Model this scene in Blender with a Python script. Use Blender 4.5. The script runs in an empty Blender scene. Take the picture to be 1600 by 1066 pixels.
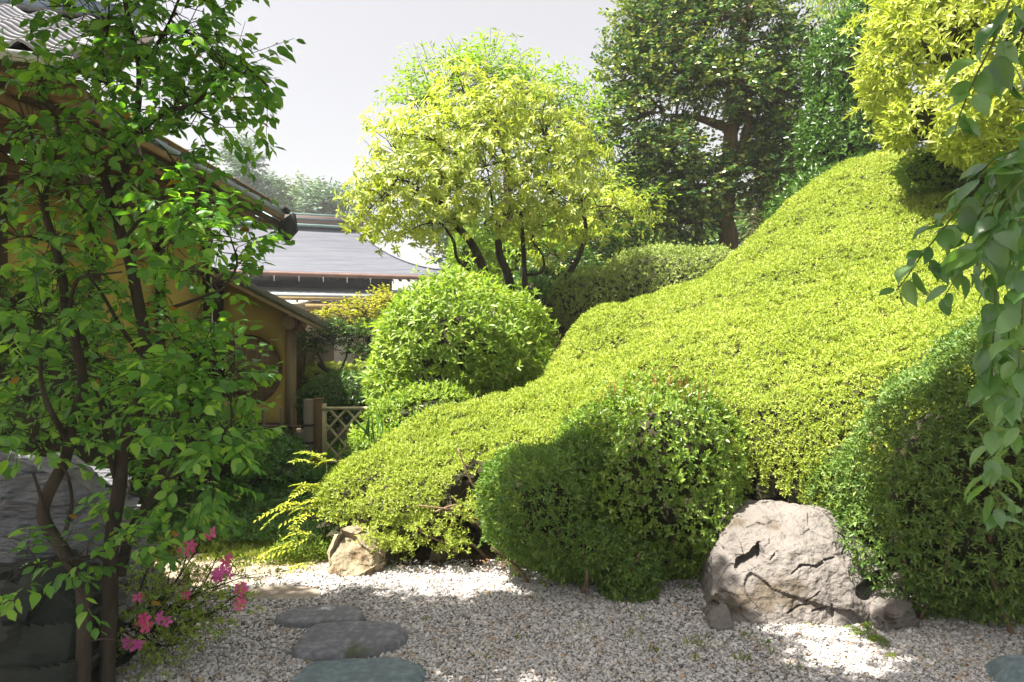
import bpy, bmesh, math, random
import numpy as np
from mathutils import Vector, Matrix, noise as mnoise

random.seed(11)
rng = np.random.default_rng(11)
SC = bpy.context.scene
COL = SC.collection
R = math.radians

# ------------------------------------------------------------------ camera, sky, sun, exposure
EYE = 1.5
FPX = 1100.0
cam_d = bpy.data.cameras.new("camera")
cam_d.sensor_width = 36.0
cam_d.lens = FPX / 1600.0 * 36.0
cam_d.clip_start = 0.05
cam_d.clip_end = 2000.0
cam = bpy.data.objects.new("camera", cam_d)
COL.objects.link(cam)
cam.location = (0, 0, EYE)
cam.rotation_euler = (R(90), 0, 0)
SC.camera = cam

SUN_EL = 62.0
SUN_H = Vector((-0.94, -0.33, 0)).normalized()
SUN_DIR = Vector((SUN_H.x * math.cos(R(SUN_EL)), SUN_H.y * math.cos(R(SUN_EL)), math.sin(R(SUN_EL))))
world = bpy.data.worlds.new("World")
SC.world = world
world.use_nodes = True
wn = world.node_tree.nodes
wl = world.node_tree.links
wn.clear()
sky = wn.new("ShaderNodeTexSky")
sky.sky_type = 'NISHITA'
sky.sun_disc = False
sky.sun_elevation = R(SUN_EL)
sky.sun_rotation = math.atan2(SUN_H.x, SUN_H.y)
sky.air_density = 1.0
sky.dust_density = 5.0
sky.ozone_density = 1.0
hs = wn.new("ShaderNodeHueSaturation")
hs.inputs['Saturation'].default_value = 0.78
wl.new(sky.outputs[0], hs.inputs['Color'])
veil = wn.new("ShaderNodeMix")            # thin high haze that pales the whole sky evenly
veil.data_type = 'RGBA'
veil.inputs[0].default_value = 0.42
veil.inputs[7].default_value = (4.2, 3.6, 2.85, 1)
wl.new(hs.outputs[0], veil.inputs[6])
bg = wn.new("ShaderNodeBackground")
bg.inputs['Strength'].default_value = 0.066
wl.new(veil.outputs[2], bg.inputs['Color'])
wo = wn.new("ShaderNodeOutputWorld")
wl.new(bg.outputs[0], wo.inputs[0])

sun_d = bpy.data.lights.new("sun", 'SUN')
sun_d.energy = 4.6
sun_d.angle = R(0.6)
sun_d.color = (1.0, 0.945, 0.85)
sun = bpy.data.objects.new("sun", sun_d)
COL.objects.link(sun)
sun.rotation_euler = (-SUN_DIR).to_track_quat('-Z', 'Y').to_euler()
sun.location = (-6, -4, 12)

SC.view_settings.view_transform = 'Standard'
SC.view_settings.look = 'None'
SC.view_settings.exposure = 2.0
SC.view_settings.gamma = 1.0
SC.view_settings.use_curve_mapping = False
SC.cycles.max_bounces = 6
SC.cycles.diffuse_bounces = 4
SC.cycles.transmission_bounces = 4
SC.cycles.use_denoising = True

# ------------------------------------------------------------------ helpers
def P(px, py, D):
    """point at depth D metres that stands at that place of the photograph"""
    return np.array([(px - 800.0) / FPX * D, D, EYE - (py - 533.0) / FPX * D])

def unit(v):
    return v / np.maximum(np.linalg.norm(v, axis=-1, keepdims=True), 1e-9)

ORIGIN = {}
def thing(name, label, cat, loc=(0, 0, 0), rotz=0.0, group=None):
    o = bpy.data.objects.new(name, None)
    COL.objects.link(o)
    o.empty_display_size = 0.1
    o.location = tuple(float(c) for c in loc)
    o.rotation_euler = (0, 0, rotz)
    ORIGIN[o.name] = np.array(loc, float)
    tag(o, label, cat, group)
    return o

def tag(o, label=None, cat=None, group=None, kind=None):
    if label: o['label'] = label
    if cat: o['category'] = cat
    if group: o['group'] = group
    if kind: o['kind'] = kind
    return o

def top_origin(o):
    while o.parent is not None:
        o = o.parent
    return ORIGIN.get(o.name, np.zeros(3))

class MB:
    """collects polygons and links them as one mesh object"""
    def __init__(self):
        self.v = []; self.n = 0
        self.fa = []      # list of (k, array Mxk)
    def add(self, verts, faces):
        verts = np.asarray(verts, float).reshape(-1, 3)
        if isinstance(faces, np.ndarray):
            self.fa.append(faces + self.n)
        else:
            by = {}
            for f in faces:
                by.setdefault(len(f), []).append(f)
            for k, fs in by.items():
                self.fa.append(np.array(fs, int) + self.n)
        self.v.append(verts); self.n += len(verts)
        return self
    def box(self, c, s, rot=None):
        c = np.asarray(c, float); s = np.asarray(s, float) / 2
        q = np.array([(x, y, z) for x in (-1, 1) for y in (-1, 1) for z in (-1, 1)], float) * s
        if rot is not None:
            q = q @ np.array(rot.to_3x3()).T if isinstance(rot, Matrix) else q @ np.asarray(rot).T
        return self.add(q + c, [(0, 1, 3, 2), (4, 6, 7, 5), (0, 4, 5, 1), (2, 3, 7, 6), (0, 2, 6, 4), (1, 5, 7, 3)])
    def bar(self, a, b, w, h, up=(0, 0, 1)):
        """square bar from a to b, w across, h along up"""
        a = np.asarray(a, float); b = np.asarray(b, float)
        d = b - a; L = np.linalg.norm(d); d = d / L
        s = np.cross(d, np.asarray(up, float)); s /= np.linalg.norm(s)
        u = np.cross(s, d)
        m = np.stack([s, d, u], 1)
        return self.box((a + b) / 2, (w, L, h), m)
    def tube(self, pts, r0, r1=None, sides=6, cap=True, power=1.0):
        pts = np.asarray(pts, float); n = len(pts)
        if r1 is None: r1 = r0
        t = np.linspace(0, 1, n)
        rad = np.asarray(r0) if np.ndim(r0) else r0 + (r1 - r0) * t ** power
        tan = unit(np.gradient(pts, axis=0))
        ref = np.array([0.31, 0.17, 0.94]) if abs(tan[0][2]) < 0.9 else np.array([1.0, 0.2, 0.1])
        rings = []
        u = np.cross(tan[0], ref); u /= np.linalg.norm(u)
        for i in range(n):
            u = u - tan[i] * np.dot(u, tan[i]); u /= max(np.linalg.norm(u), 1e-9)
            w = np.cross(tan[i], u)
            a = np.linspace(0, 2 * np.pi, sides, endpoint=False)
            rings.append(pts[i] + rad[i] * (np.cos(a)[:, None] * u + np.sin(a)[:, None] * w))
        V = np.concatenate(rings)
        F = []
        for i in range(n - 1):
            for j in range(sides):
                k = (j + 1) % sides
                F.append((i * sides + j, i * sides + k, (i + 1) * sides + k, (i + 1) * sides + j))
        self.add(V, F)
        if cap:
            base = self.n - len(V)
            self.fa.append(np.array([[base + j for j in range(sides)][::-1]]))
            self.fa.append(np.array([[base + (n - 1) * sides + j for j in range(sides)]]))
        return self
    def mesh(self, name, shift=None, mat=None, smooth=False):
        V = np.concatenate(self.v) if self.v else np.zeros((0, 3))
        if shift is not None: V = V - shift
        me = bpy.data.meshes.new(name)
        me.vertices.add(len(V)); me.vertices.foreach_set("co", V.ravel().astype(np.float32))
        loops = np.concatenate([f.ravel() for f in self.fa]).astype(np.int32)
        sizes = np.concatenate([np.full(len(f), f.shape[1]) for f in self.fa]).astype(np.int32)
        starts = np.concatenate([[0], np.cumsum(sizes)[:-1]]).astype(np.int32)
        me.loops.add(len(loops)); me.loops.foreach_set("vertex_index", loops)
        me.polygons.add(len(sizes))
        me.polygons.foreach_set("loop_start", starts)
        me.polygons.foreach_set("loop_total", sizes)
        if smooth:
            me.polygons.foreach_set("use_smooth", np.ones(len(sizes), bool))
        me.update(calc_edges=True)
        if mat: me.materials.append(mat)
        return me
    def build(self, name, mat, parent=None, local=False, smooth=False, bevel=0.0, kind=None):
        shift = None
        if parent is not None and not local:
            shift = top_origin(parent)
        me = self.mesh(name, shift, mat, smooth)
        o = bpy.data.objects.new(name, me)
        COL.objects.link(o)
        if parent is not None: o.parent = parent
        if bevel:
            b = o.modifiers.new("bevel", 'BEVEL'); b.width = bevel; b.segments = 1; b.limit_method = 'ANGLE'
        if kind: o['kind'] = kind
        return o

def smooth_path(pts, n=None):
    p = np.asarray(pts, float)
    if len(p) < 3:
        k = n or 5
        return p[0] + (p[-1] - p[0]) * np.linspace(0, 1, k)[:, None]
    q = np.vstack([2 * p[0] - p[1], p, 2 * p[-1] - p[-2]])
    out = []
    for i in range(len(p) - 1):
        a, b, c, d = q[i], q[i + 1], q[i + 2], q[i + 3]
        for t in np.linspace(0, 1, n or 4, endpoint=False):
            out.append(0.5 * ((2 * b) + (c - a) * t + (2 * a - 5 * b + 4 * c - d) * t * t + (3 * b - a - 3 * c + d) * t ** 3))
    out.append(p[-1])
    return np.array(out)

def wob(p, f=1.0, seed=0.0):
    """cheap smooth noise in -1..1 on arrays of points"""
    x, y, z = p[..., 0] * f + seed, p[..., 1] * f + 1.7 * seed, p[..., 2] * f - 0.6 * seed
    return (np.sin(1.0 * x + 1.9 * np.sin(0.7 * y + 0.3)) + np.sin(1.3 * y + 1.7 * np.sin(0.8 * z + 1.1)) + np.sin(1.1 * z + 1.5 * np.sin(0.9 * x + 2.0))) / 3.0

# ------------------------------------------------------------------ materials
def mat_new(name):
    m = bpy.data.materials.new(name); m.use_nodes = True
    nt = m.node_tree; nt.nodes.clear()
    out = nt.nodes.new("ShaderNodeOutputMaterial")
    return m, nt, nt.nodes, nt.links, out

def ramp(nodes, cols, pos=None):
    r = nodes.new("ShaderNodeValToRGB")
    e = r.color_ramp.elements
    n = len(cols)
    pos = pos or [i / (n - 1) for i in range(n)]
    while len(e) < n: e.new(0.5)
    for i in range(n):
        e[i].position = pos[i]; e[i].color = (*cols[i], 1)
    return r

def leaf_mat(name, cols, transl=0.35, rough=0.42, spec=0.35, tcol=None, patch=0.35, pscale=1.5, pos=None):
    """cols: darkest to lightest of what single leaves have; tcol: tint of light that shines through"""
    m, nt, N, L, out = mat_new(name)
    geo = N.new("ShaderNodeNewGeometry"); oi = N.new("ShaderNodeObjectInfo")
    add = N.new("ShaderNodeMath"); add.operation = 'ADD'
    L.new(geo.outputs['Random Per Island'], add.inputs[0]); L.new(oi.outputs['Random'], add.inputs[1])
    fr = N.new("ShaderNodeMath"); fr.operation = 'FRACT'; L.new(add.outputs[0], fr.inputs[0])
    nz = N.new("ShaderNodeTexNoise"); nz.inputs['Scale'].default_value = pscale; nz.inputs['Detail'].default_value = 2
    L.new(geo.outputs['Position'], nz.inputs['Vector'])
    mx = N.new("ShaderNodeMix"); mx.inputs[0].default_value = patch
    L.new(fr.outputs[0], mx.inputs[2]); L.new(nz.outputs[0], mx.inputs[3])
    rp = ramp(N, cols, pos); L.new(mx.outputs[0], rp.inputs[0])
    pb = N.new("ShaderNodeBsdfPrincipled")
    L.new(rp.outputs[0], pb.inputs['Base Color'])
    pb.inputs['Roughness'].default_value = rough
    pb.inputs['Specular IOR Level'].default_value = spec
    tr = N.new("ShaderNodeBsdfTranslucent")
    tm = N.new("ShaderNodeMix"); tm.data_type = 'RGBA'; tm.blend_type = 'MULTIPLY'; tm.inputs[0].default_value = 1
    tm.inputs[7].default_value = (*(tcol or (1.25, 1.35, 0.6)), 1)
    L.new(rp.outputs[0], tm.inputs[6]); L.new(tm.outputs[2], tr.inputs['Color'])
    ms = N.new("ShaderNodeMixShader"); ms.inputs[0].default_value = transl
    L.new(pb.outputs[0], ms.inputs[1]); L.new(tr.outputs[0], ms.inputs[2])
    L.new(ms.outputs[0], out.inputs['Surface'])
    return m

def rough_mat(name, cols, scale=6.0, detail=6, rough=0.85, bump=0.3, bscale=None, stretch=(1, 1, 1), spec=0.25, pos=None, obj_rand=0.0, bdist=0.02, ntype='noise', metallic=0.0, spots=None):
    m, nt, N, L, out = mat_new(name)
    tc = N.new("ShaderNodeTexCoord")
    mp = N.new("ShaderNodeMapping"); mp.inputs['Scale'].default_value = stretch
    L.new(tc.outputs['Object'], mp.inputs['Vector'])
    nz = N.new("ShaderNodeTexNoise"); nz.inputs['Scale'].default_value = scale; nz.inputs['Detail'].default_value = detail
    nz.inputs['Roughness'].default_value = 0.62
    L.new(mp.outputs[0], nz.inputs['Vector'])
    src = nz.outputs[0]
    if obj_rand:
        oi = N.new("ShaderNodeObjectInfo")
        ma = N.new("ShaderNodeMath"); ma.operation = 'MULTIPLY_ADD'; ma.inputs[1].default_value = obj_rand; 
        L.new(oi.outputs['Random'], ma.inputs[0]); L.new(src, ma.inputs[2])
        sb = N.new("ShaderNodeMath"); sb.operation = 'SUBTRACT'; sb.inputs[1].default_value = obj_rand / 2
        L.new(ma.outputs[0], sb.inputs[0]); src = sb.outputs[0]
    rp = ramp(N, cols, pos or ([0.3, 0.7] if len(cols) == 2 else None)); L.new(src, rp.inputs[0])
    colour = rp.outputs[0]
    if spots:
        scol, sscale, sedge = spots
        n2 = N.new("ShaderNodeTexNoise"); n2.inputs['Scale'].default_value = sscale; n2.inputs['Detail'].default_value = 5
        L.new(mp.outputs[0], n2.inputs['Vector'])
        r2 = ramp(N, [(0, 0, 0), (1, 1, 1)], [sedge, sedge + 0.07]); L.new(n2.outputs[0], r2.inputs[0])
        mx = N.new("ShaderNodeMix"); mx.data_type = 'RGBA'; mx.inputs[7].default_value = (*scol, 1)
        L.new(r2.outputs[0], mx.inputs[0]); L.new(colour, mx.inputs[6]); colour = mx.outputs[2]
    pb = N.new("ShaderNodeBsdfPrincipled")
    L.new(colour, pb.inputs['Base Color'])
    pb.inputs['Roughness'].default_value = rough; pb.inputs['Specular IOR Level'].default_value = spec
    pb.inputs['Metallic'].default_value = metallic
    if bump:
        nb = N.new("ShaderNodeTexNoise"); nb.inputs['Scale'].default_value = bscale or scale * 3; nb.inputs['Detail'].default_value = 6
        L.new(mp.outputs[0], nb.inputs['Vector'])
        bp = N.new("ShaderNodeBump"); bp.inputs['Strength'].default_value = bump; bp.inputs['Distance'].default_value = bdist
        L.new(nb.outputs[0], bp.inputs['Height']); L.new(bp.outputs[0], pb.inputs['Normal'])
    L.new(pb.outputs[0], out.inputs['Surface'])
    return m

M = {}
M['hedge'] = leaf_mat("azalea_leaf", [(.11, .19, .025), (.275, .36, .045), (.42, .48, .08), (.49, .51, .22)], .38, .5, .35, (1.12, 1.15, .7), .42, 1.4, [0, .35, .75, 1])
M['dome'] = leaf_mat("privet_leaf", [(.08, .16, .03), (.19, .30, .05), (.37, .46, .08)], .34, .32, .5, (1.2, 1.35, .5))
M['shade_hedge'] = leaf_mat("shaded_azalea_leaf", [(.06, .135, .03), (.14, .25, .05), (.29, .39, .07)], .36, .4, .45)  # darker copy of the azalea leaf, shade put into its colour
M['slope_hedge'] = leaf_mat("shaded_slope_azalea_leaf", [(.05, .11, .025), (.13, .23, .045), (.29, .38, .07)], .32, .45, .4, (1.12, 1.15, .7))  # same plant as the hedge, with its shade mixed into the leaf colour
M['round'] = leaf_mat("round_bush_leaf", [(.10, .20, .03), (.24, .35, .05), (.42, .49, .08)], .40, .4, .4, (1.2, 1.3, .5))
M['mound'] = leaf_mat("back_mound_leaf", [(.12, .20, .04), (.26, .34, .07), (.43, .47, .15)], .25, .45, .4)
M['camellia'] = leaf_mat("broad_leaf", [(.03, .095, .025), (.10, .245, .05), (.27, .44, .08)], .50, .35, .4, (1.7, 1.75, .35), .3, 3.0)
M['yellow_leaf'] = leaf_mat("yellowed_leaf", [(.3, .17, .02), (.42, .26, .03)], .4, .5, .2, (1.1, 1.0, .5))
M['rhodo'] = leaf_mat("rhododendron_leaf", [(.18, .28, .05), (.38, .46, .09), (.53, .56, .13), (.58, .54, .24)], .42, .38, .45, (1.2, 1.25, .5), .35, 1.2, [0, .4, .85, 1])
M['lime'] = leaf_mat("lime_green_leaf", [(.14, .26, .04), (.27, .41, .06), (.40, .49, .09)], .4, .45, .3, (1.2, 1.3, .5), .35, 1.0)
M['dark_tree'] = leaf_mat("glossy_leaf_painted_sun", [(.03, .085, .03), (.07, .16, .05), (.26, .33, .08), (.46, .48, .14)], .22, .28, .6, (1.2, 1.3, .5), .40, 1.6, [0, .45, .62, .85])  # yellow share imitates sunlit tips, dark share the shadows between them
M['deep'] = leaf_mat("deep_green_leaf", [(.035, .09, .016), (.075, .16, .025), (.13, .23, .035)], .25, .3, .5)
M['upper'] = leaf_mat("yellow_green_leaf", [(.24, .33, .045), (.45, .52, .09), (.56, .60, .17)], .40, .4, .4, (1.15, 1.15, .5), .3, 2.0)
M['weep'] = leaf_mat("hanging_leaf", [(.07, .16, .06), (.12, .24, .085), (.18, .31, .10)], .42, .28, .9, (1.5, 1.7, .5), .2, 4.0)
M['fern'] = leaf_mat("fern_leaf", [(.10, .17, .02), (.22, .30, .04)], .35, .5, .3)
M['nandina'] = leaf_mat("nandina_leaf", [(.2, .28, .03), (.38, .43, .045), (.54, .47, .07)], .3, .45, .35)
M['cover'] = leaf_mat("ground_cover_leaf", [(.045, .13, .03), (.10, .23, .05), (.18, .33, .06)], .3, .4, .4)
M['grass'] = leaf_mat("grass_blade", [(.12, .17, .02), (.22, .28, .04), (.32, .32, .08)], .3, .5, .2)
M['maple'] = leaf_mat("young_maple_leaf", [(.24, .30, .03), (.40, .43, .05), (.48, .40, .07)], .45, .5, .2, (1.1, 1.1, .6))
M['far_leaf'] = leaf_mat("hazed_tree_leaf", [(.10, .17, .09), (.17, .26, .12), (.27, .35, .15)], .25, .5, .3, None, .5, .3)  # pale air of the distance mixed into the leaf colour
M['far_dark'] = leaf_mat("hazed_cedar_leaf", [(.08, .15, .11), (.13, .21, .15), (.19, .28, .17)], .2, .5, .3, None, .5, .3)  # bluish distance haze painted into the leaf colour
M['litter'] = leaf_mat("fallen_leaf", [(.06, .03, .015), (.16, .08, .035), (.30, .17, .07)], .1, .7, .1, (1, 1, 1), .1)
M['pink'] = leaf_mat("azalea_petal", [(.62, .07, .20), (.74, .13, .32), (.80, .22, .44)], .35, .5, .2, (1.1, .8, .9))
M['magenta'] = leaf_mat("violet_pink_petal", [(.60, .08, .36), (.74, .18, .50)], .35, .5, .2, (1.1, .8, .9))
M['red_shoot'] = leaf_mat("red_shoot", [(.30, .10, .04), (.45, .20, .08)], .2, .5, .2, (1, 1, 1))
M['inner'] = rough_mat("shaded_inner_twigs", [(.022, .022, .012), (.045, .042, .02)], 8, 4, .95, 0)  # twig brown darkened to paint the shade in the gaps between leaves
M['bark'] = rough_mat("bark", [(.018, .015, .011), (.06, .05, .038)], 14, 6, .9, .6, 40, (1, 1, .3), .15, spots=((.10, .11, .08), 9, .62))
M['bark_brown'] = rough_mat("brown_bark", [(.09, .06, .035), (.22, .16, .10)], 10, 6, .9, .6, 30, (1, 1, .3), .15, spots=((.32, .27, .2), 6, .6))
M['stem'] = rough_mat("bare_stem", [(.13, .085, .05), (.28, .2, .12)], 14, 5, .85, .4, 50, (1, 1, .4), .15)
M['green_stem'] = rough_mat("green_stem", [(.07, .10, .03), (.13, .17, .05)], 14, 3, .6, 0)
M['plaster'] = rough_mat("ochre_plaster", [(.48, .355, .095), (.58, .44, .125)], 2.2, 7, .95, .35, 60, (1, 1, 1), .1, bdist=.004, spots=((.40, .30, .085), 1.6, .56))
M['shade_plaster'] = M['plaster']
M['white_wall'] = rough_mat("white_plaster", [(.66, .66, .62), (.76, .75, .70)], 1.5, 6, .9, .1, 40, spec=.1)
M['wood'] = rough_mat("weathered_wood", [(.10, .06, .03), (.24, .155, .08)], 5, 6, .8, .4, 18, (1, 1, .12), .2, obj_rand=.2)
M['wood_y'] = rough_mat("weathered_rafter", [(.10, .06, .03), (.25, .165, .085)], 5, 6, .8, .4, 18, (.12, 1, 1), .2, obj_rand=.2)
M['pale_wood'] = rough_mat("pale_wood", [(.33, .24, .11), (.46, .36, .19)], 5, 6, .75, .25, 18, (1, .15, .15), .2, obj_rand=.15)
M['dark_wood'] = rough_mat("dark_wood", [(.03, .02, .013), (.075, .05, .032)], 6, 6, .75, .4, 18, (1, 1, .12), .25, obj_rand=.2)
M['black'] = rough_mat("blackened_wood", [(.012, .012, .013), (.03, .029, .028)], 8, 4, .8, .3, 20)
M['blue_metal'] = rough_mat("blue_grey_sheet", [(.12, .165, .23), (.20, .25, .31)], 1.5, 6, .5, .05, 20, (1, 1, 1), .4, spots=((.24, .28, .30), 2.5, .62))
M['roof_sheet'] = rough_mat("grey_roof_sheet", [(.075, .083, .112), (.15, .158, .19)], 1.6, 8, .55, .12, 20, (.3, 7, 1), .4, spots=((.11, .118, .14), 3.0, .60))
M['copper'] = rough_mat("brown_copper", [(.13, .07, .055), (.21, .125, .10)], 3, 6, .5, .05, 20, (1, 1, 1), .4)
M['verdigris'] = rough_mat("green_copper", [(.20, .33, .33), (.33, .45, .43)], 3, 6, .6, .05, 20, (1, 1, 1), .3)
M['steel'] = rough_mat("bare_steel", [(.45, .46, .48), (.6, .61, .62)], 8, 3, .4, 0, spec=.5)
M['tile'] = rough_mat("grey_clay_tile", [(.26, .26, .29), (.38, .375, .40)], 7, 6, .42, .12, 40, (1, 1, 1), .5, obj_rand=.25)
M['bamboo'] = rough_mat("pale_bamboo", [(.40, .36, .20), (.56, .51, .31)], 9, 5, .5, .1, 40, (1, 1, .3), .35, obj_rand=.25)
M['old_bamboo'] = rough_mat("old_bamboo", [(.10, .075, .05), (.20, .15, .10)], 9, 5, .7, .15, 40, (1, 1, .3), .25, obj_rand=.25)
M['cord'] = rough_mat("black_cord", [(.012, .012, .012), (.03, .03, .03)], 20, 3, .9, 0)
M['boulder'] = rough_mat("pinkish_grey_stone", [(.10, .09, .082), (.17, .153, .139), (.235, .213, .195)], 3.4, 10, .9, 1.0, 22, (1, 1, 1.3), .2, spots=((.10, .082, .062), 4.2, .58), bdist=.03)
M['small_rock'] = rough_mat("tan_stone", [(.21, .165, .105), (.33, .28, .195)], 5, 9, .92, .9, 16, (1, 1, 1), .15, spots=((.15, .105, .06), 5, .58), bdist=.03)
M['grey_rock'] = rough_mat("layered_grey_rock", [(.09, .10, .115), (.17, .175, .185), (.26, .25, .24)], 3, 10, .9, 1.0, 12, (1, 1, 3.0), .2, bdist=.05)
M['dark_rock'] = rough_mat("shaded_rock", [(.014, .019, .016), (.04, .045, .038)], 4, 8, .95, .8, 10, (1, 1, 2.2), .15, spots=((.065, .07, .06), 3, .66), bdist=.03)  # deep shade painted in: rock colour taken down nearly to black
M['slab'] = rough_mat("speckled_slab", [(.035, .037, .045), (.17, .172, .19), (.46, .46, .47)], 24, 10, .85, 1.0, 60, (1, 1, 1), .25, spots=((.085, .10, .055), 3.5, .60), bdist=.008)
M['blue_slab'] = rough_mat("blue_grey_slab", [(.05, .072, .08), (.15, .195, .21), (.34, .40, .41)], 22, 10, .85, 1.0, 60, (1, 1, 1), .25, bdist=.008)
M['pale_slab'] = rough_mat("pale_slab", [(.22, .18, .14), (.30, .26, .21)], 9, 8, .9, .5, 60, (1, 1, 1), .2, bdist=.006)
M['soil'] = rough_mat("soil", [(.045, .032, .02), (.10, .075, .045), (.15, .12, .07)], 6, 8, .95, .8, 30, bdist=.02)
M['gravel_bed'] = rough_mat("gravel_bed", [(.10, .095, .09), (.31, .29, .275), (.44, .42, .40)], 70, 6, .95, .9, 90, spec=.15, pos=[.3, .5, .7], bdist=.01)
M['dirt'] = rough_mat("pale_dirt", [(.27, .21, .135), (.40, .33, .24)], 9, 8, .95, .5, 60, bdist=.01)
M['brass'] = rough_mat("dark_bronze", [(.06, .05, .035), (.13, .11, .075)], 10, 4, .5, .1, spec=.5)
M['paper'] = rough_mat("dim_paper", [(.28, .19, .10), (.38, .27, .16)], 3, 4, .9, 0)

def pebble_mat():
    m, nt, N, L, out = mat_new("pebble")
    geo = N.new("ShaderNodeNewGeometry"); oi = N.new("ShaderNodeObjectInfo")
    rp = ramp(N, [(.065, .063, .066), (.19, .178, .168), (.37, .35, .34), (.49, .47, .455), (.62, .59, .57), (.38, .28, .18)], [0, .14, .36, .6, .86, .98])
    at = N.new("ShaderNodeAttribute"); at.attribute_type = 'INSTANCER'; at.attribute_name = "tone"
    L.new(at.outputs['Fac'], rp.inputs[0])
    pb = N.new("ShaderNodeBsdfPrincipled"); pb.inputs['Roughness'].default_value = .8; pb.inputs['Specular IOR Level'].default_value = .25
    L.new(rp.outputs[0], pb.inputs['Base Color']); L.new(pb.outputs[0], out.inputs['Surface'])
    return m
M['pebble'] = pebble_mat()

# ------------------------------------------------------------------ leaves
TEMPL = {
    # (across, along, height), triangles
    'quad': (np.array([(0, 0, 0), (.5, .48, .07), (0, 1, -.06), (-.5, .48, .07)]), [(0, 1, 2), (0, 2, 3)]),
    'oval': (np.array([(0, 0, 0), (.38, .25, .05), (.44, .62, .03), (0, 1, -.12), (-.44, .62, .03), (-.38, .25, .05), (0, .45, -.01)]),
             [(0, 1, 6), (1, 2, 6), (2, 3, 6), (3, 4, 6), (4, 5, 6), (5, 0, 6)]),
    'broad': (np.array([(0, 0, 0), (.34, .12, .05), (.5, .36, .07), (.42, .62, .03), (.2, .84, -.05), (0, 1, -.16),
                        (-.2, .84, -.05), (-.42, .62, .03), (-.5, .36, .07), (-.34, .12, .05), (0, .36, 0), (0, .7, -.05)]),
              [(0, 1, 10), (1, 2, 10), (2, 3, 11), (2, 11, 10), (3, 4, 11), (4, 5, 11), (5, 6, 11), (6, 7, 11), (7, 8, 10), (7, 10, 11), (8, 9, 10), (9, 0, 10)]),
    'serrate': (np.array([(0, 0, 0), (.20, .04, .02), (.42, .16, .06), (.41, .21, .05), (.52, .34, .08), (.49, .39, .07), (.50, .55, .05), (.44, .6, .04), (.37, .74, .0), (.3, .78, -.01), (.16, .9, -.06), (0, 1.06, -.18),
                          (-.16, .9, -.06), (-.3, .78, -.01), (-.37, .74, .0), (-.44, .6, .04), (-.50, .55, .05), (-.49, .39, .07), (-.52, .34, .08), (-.41, .21, .05), (-.42, .16, .06), (-.20, .04, .02),
                          (0, .28, 0), (0, .58, -.02), (0, .82, -.07)]),
                [(0, 1, 22), (1, 2, 22), (2, 3, 22), (3, 4, 22), (4, 5, 23), (4, 23, 22), (5, 6, 23), (6, 7, 23), (7, 8, 24), (7, 24, 23), (8, 9, 24), (9, 10, 24), (10, 11, 24),
                 (11, 12, 24), (12, 13, 24), (13, 14, 24), (14, 15, 24), (15, 16, 23), (15, 23, 24), (16, 17, 23), (17, 18, 23), (18, 19, 22), (18, 22, 23), (19, 20, 22), (20, 21, 22), (21, 0, 22)]),
}

def leaf_frames(A, U):
    A = unit(A)
    N = U - A * np.sum(U * A, 1, keepdims=True)
    bad = np.linalg.norm(N, axis=1) < 1e-4
    N[bad] = np.cross(A[bad], np.array([.3, .9, .2]))
    N = unit(N)
    return A, N, np.cross(A, N)

class Leaves:
    """a growing list of single leaves: base point, axis, upper side, length, width"""
    def __init__(self): self.c = []; self.a = []; self.u = []; self.l = []; self.w = []
    def add(self, C, A, U, L, W):
        n = len(C)
        self.c.append(C); self.a.append(A); self.u.append(U)
        self.l.append(np.broadcast_to(L, n)); self.w.append(np.broadcast_to(W, n))
    def arrays(self):
        return [np.concatenate(x) for x in (self.c, self.a, self.u, self.l, self.w)]

def leaf_mesh(name, arr, mat, parent, templ='quad', kind='stuff', stemlets=False):
    C, A, U, L, W = arr
    T, F = TEMPL[templ]
    A, N, S = leaf_frames(A, U)
    curl = rng.uniform(.4, 1.8, len(C))
    V = C[:, None] + (S * W[:, None])[:, None] * T[None, :, 0:1] + (A * L[:, None])[:, None] * T[None, :, 1:2] + (N * (L * curl)[:, None])[:, None] * T[None, :, 2:3]
    k = len(T)
    Fa = (np.arange(len(C)) * k)[:, None, None] + np.array(F)[None]
    mb = MB(); mb.add(V.reshape(-1, 3), Fa.reshape(-1, 3))
    return mb.build(name, mat, parent, kind=kind)

LEAF_DATA = {}
def leaf_objects(name, arr, mat, parent, templ):
    """each leaf an object of its own; alike leaves share one mesh"""
    C, A, U, L, W = arr
    A, N, S = leaf_frames(A, U)
    org = top_origin(parent)
    T, F = TEMPL[templ]
    meshes = []
    for q in range(3):
        key = (mat.name, templ, q)
        if key not in LEAF_DATA:
            t = T.copy(); t[:, 2] *= (.5, 1.1, 1.7)[q]
            mb = MB(); mb.add(t, F); LEAF_DATA[key] = mb.mesh(name, None, mat)
        meshes.append(LEAF_DATA[key])
    for i in range(len(C)):
        o = bpy.data.objects.new(name, meshes[i % 3])
        COL.objects.link(o); o.parent = parent
        c = C[i] - org
        a, s, n = A[i] * L[i], S[i] * W[i], N[i] * L[i]
        o.matrix_basis = Matrix(((s[0], a[0], n[0], c[0]), (s[1], a[1], n[1], c[1]), (s[2], a[2], n[2], c[2]), (0, 0, 0, 1)))

def sel(arr, idx): return [x[idx] for x in arr]

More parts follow.
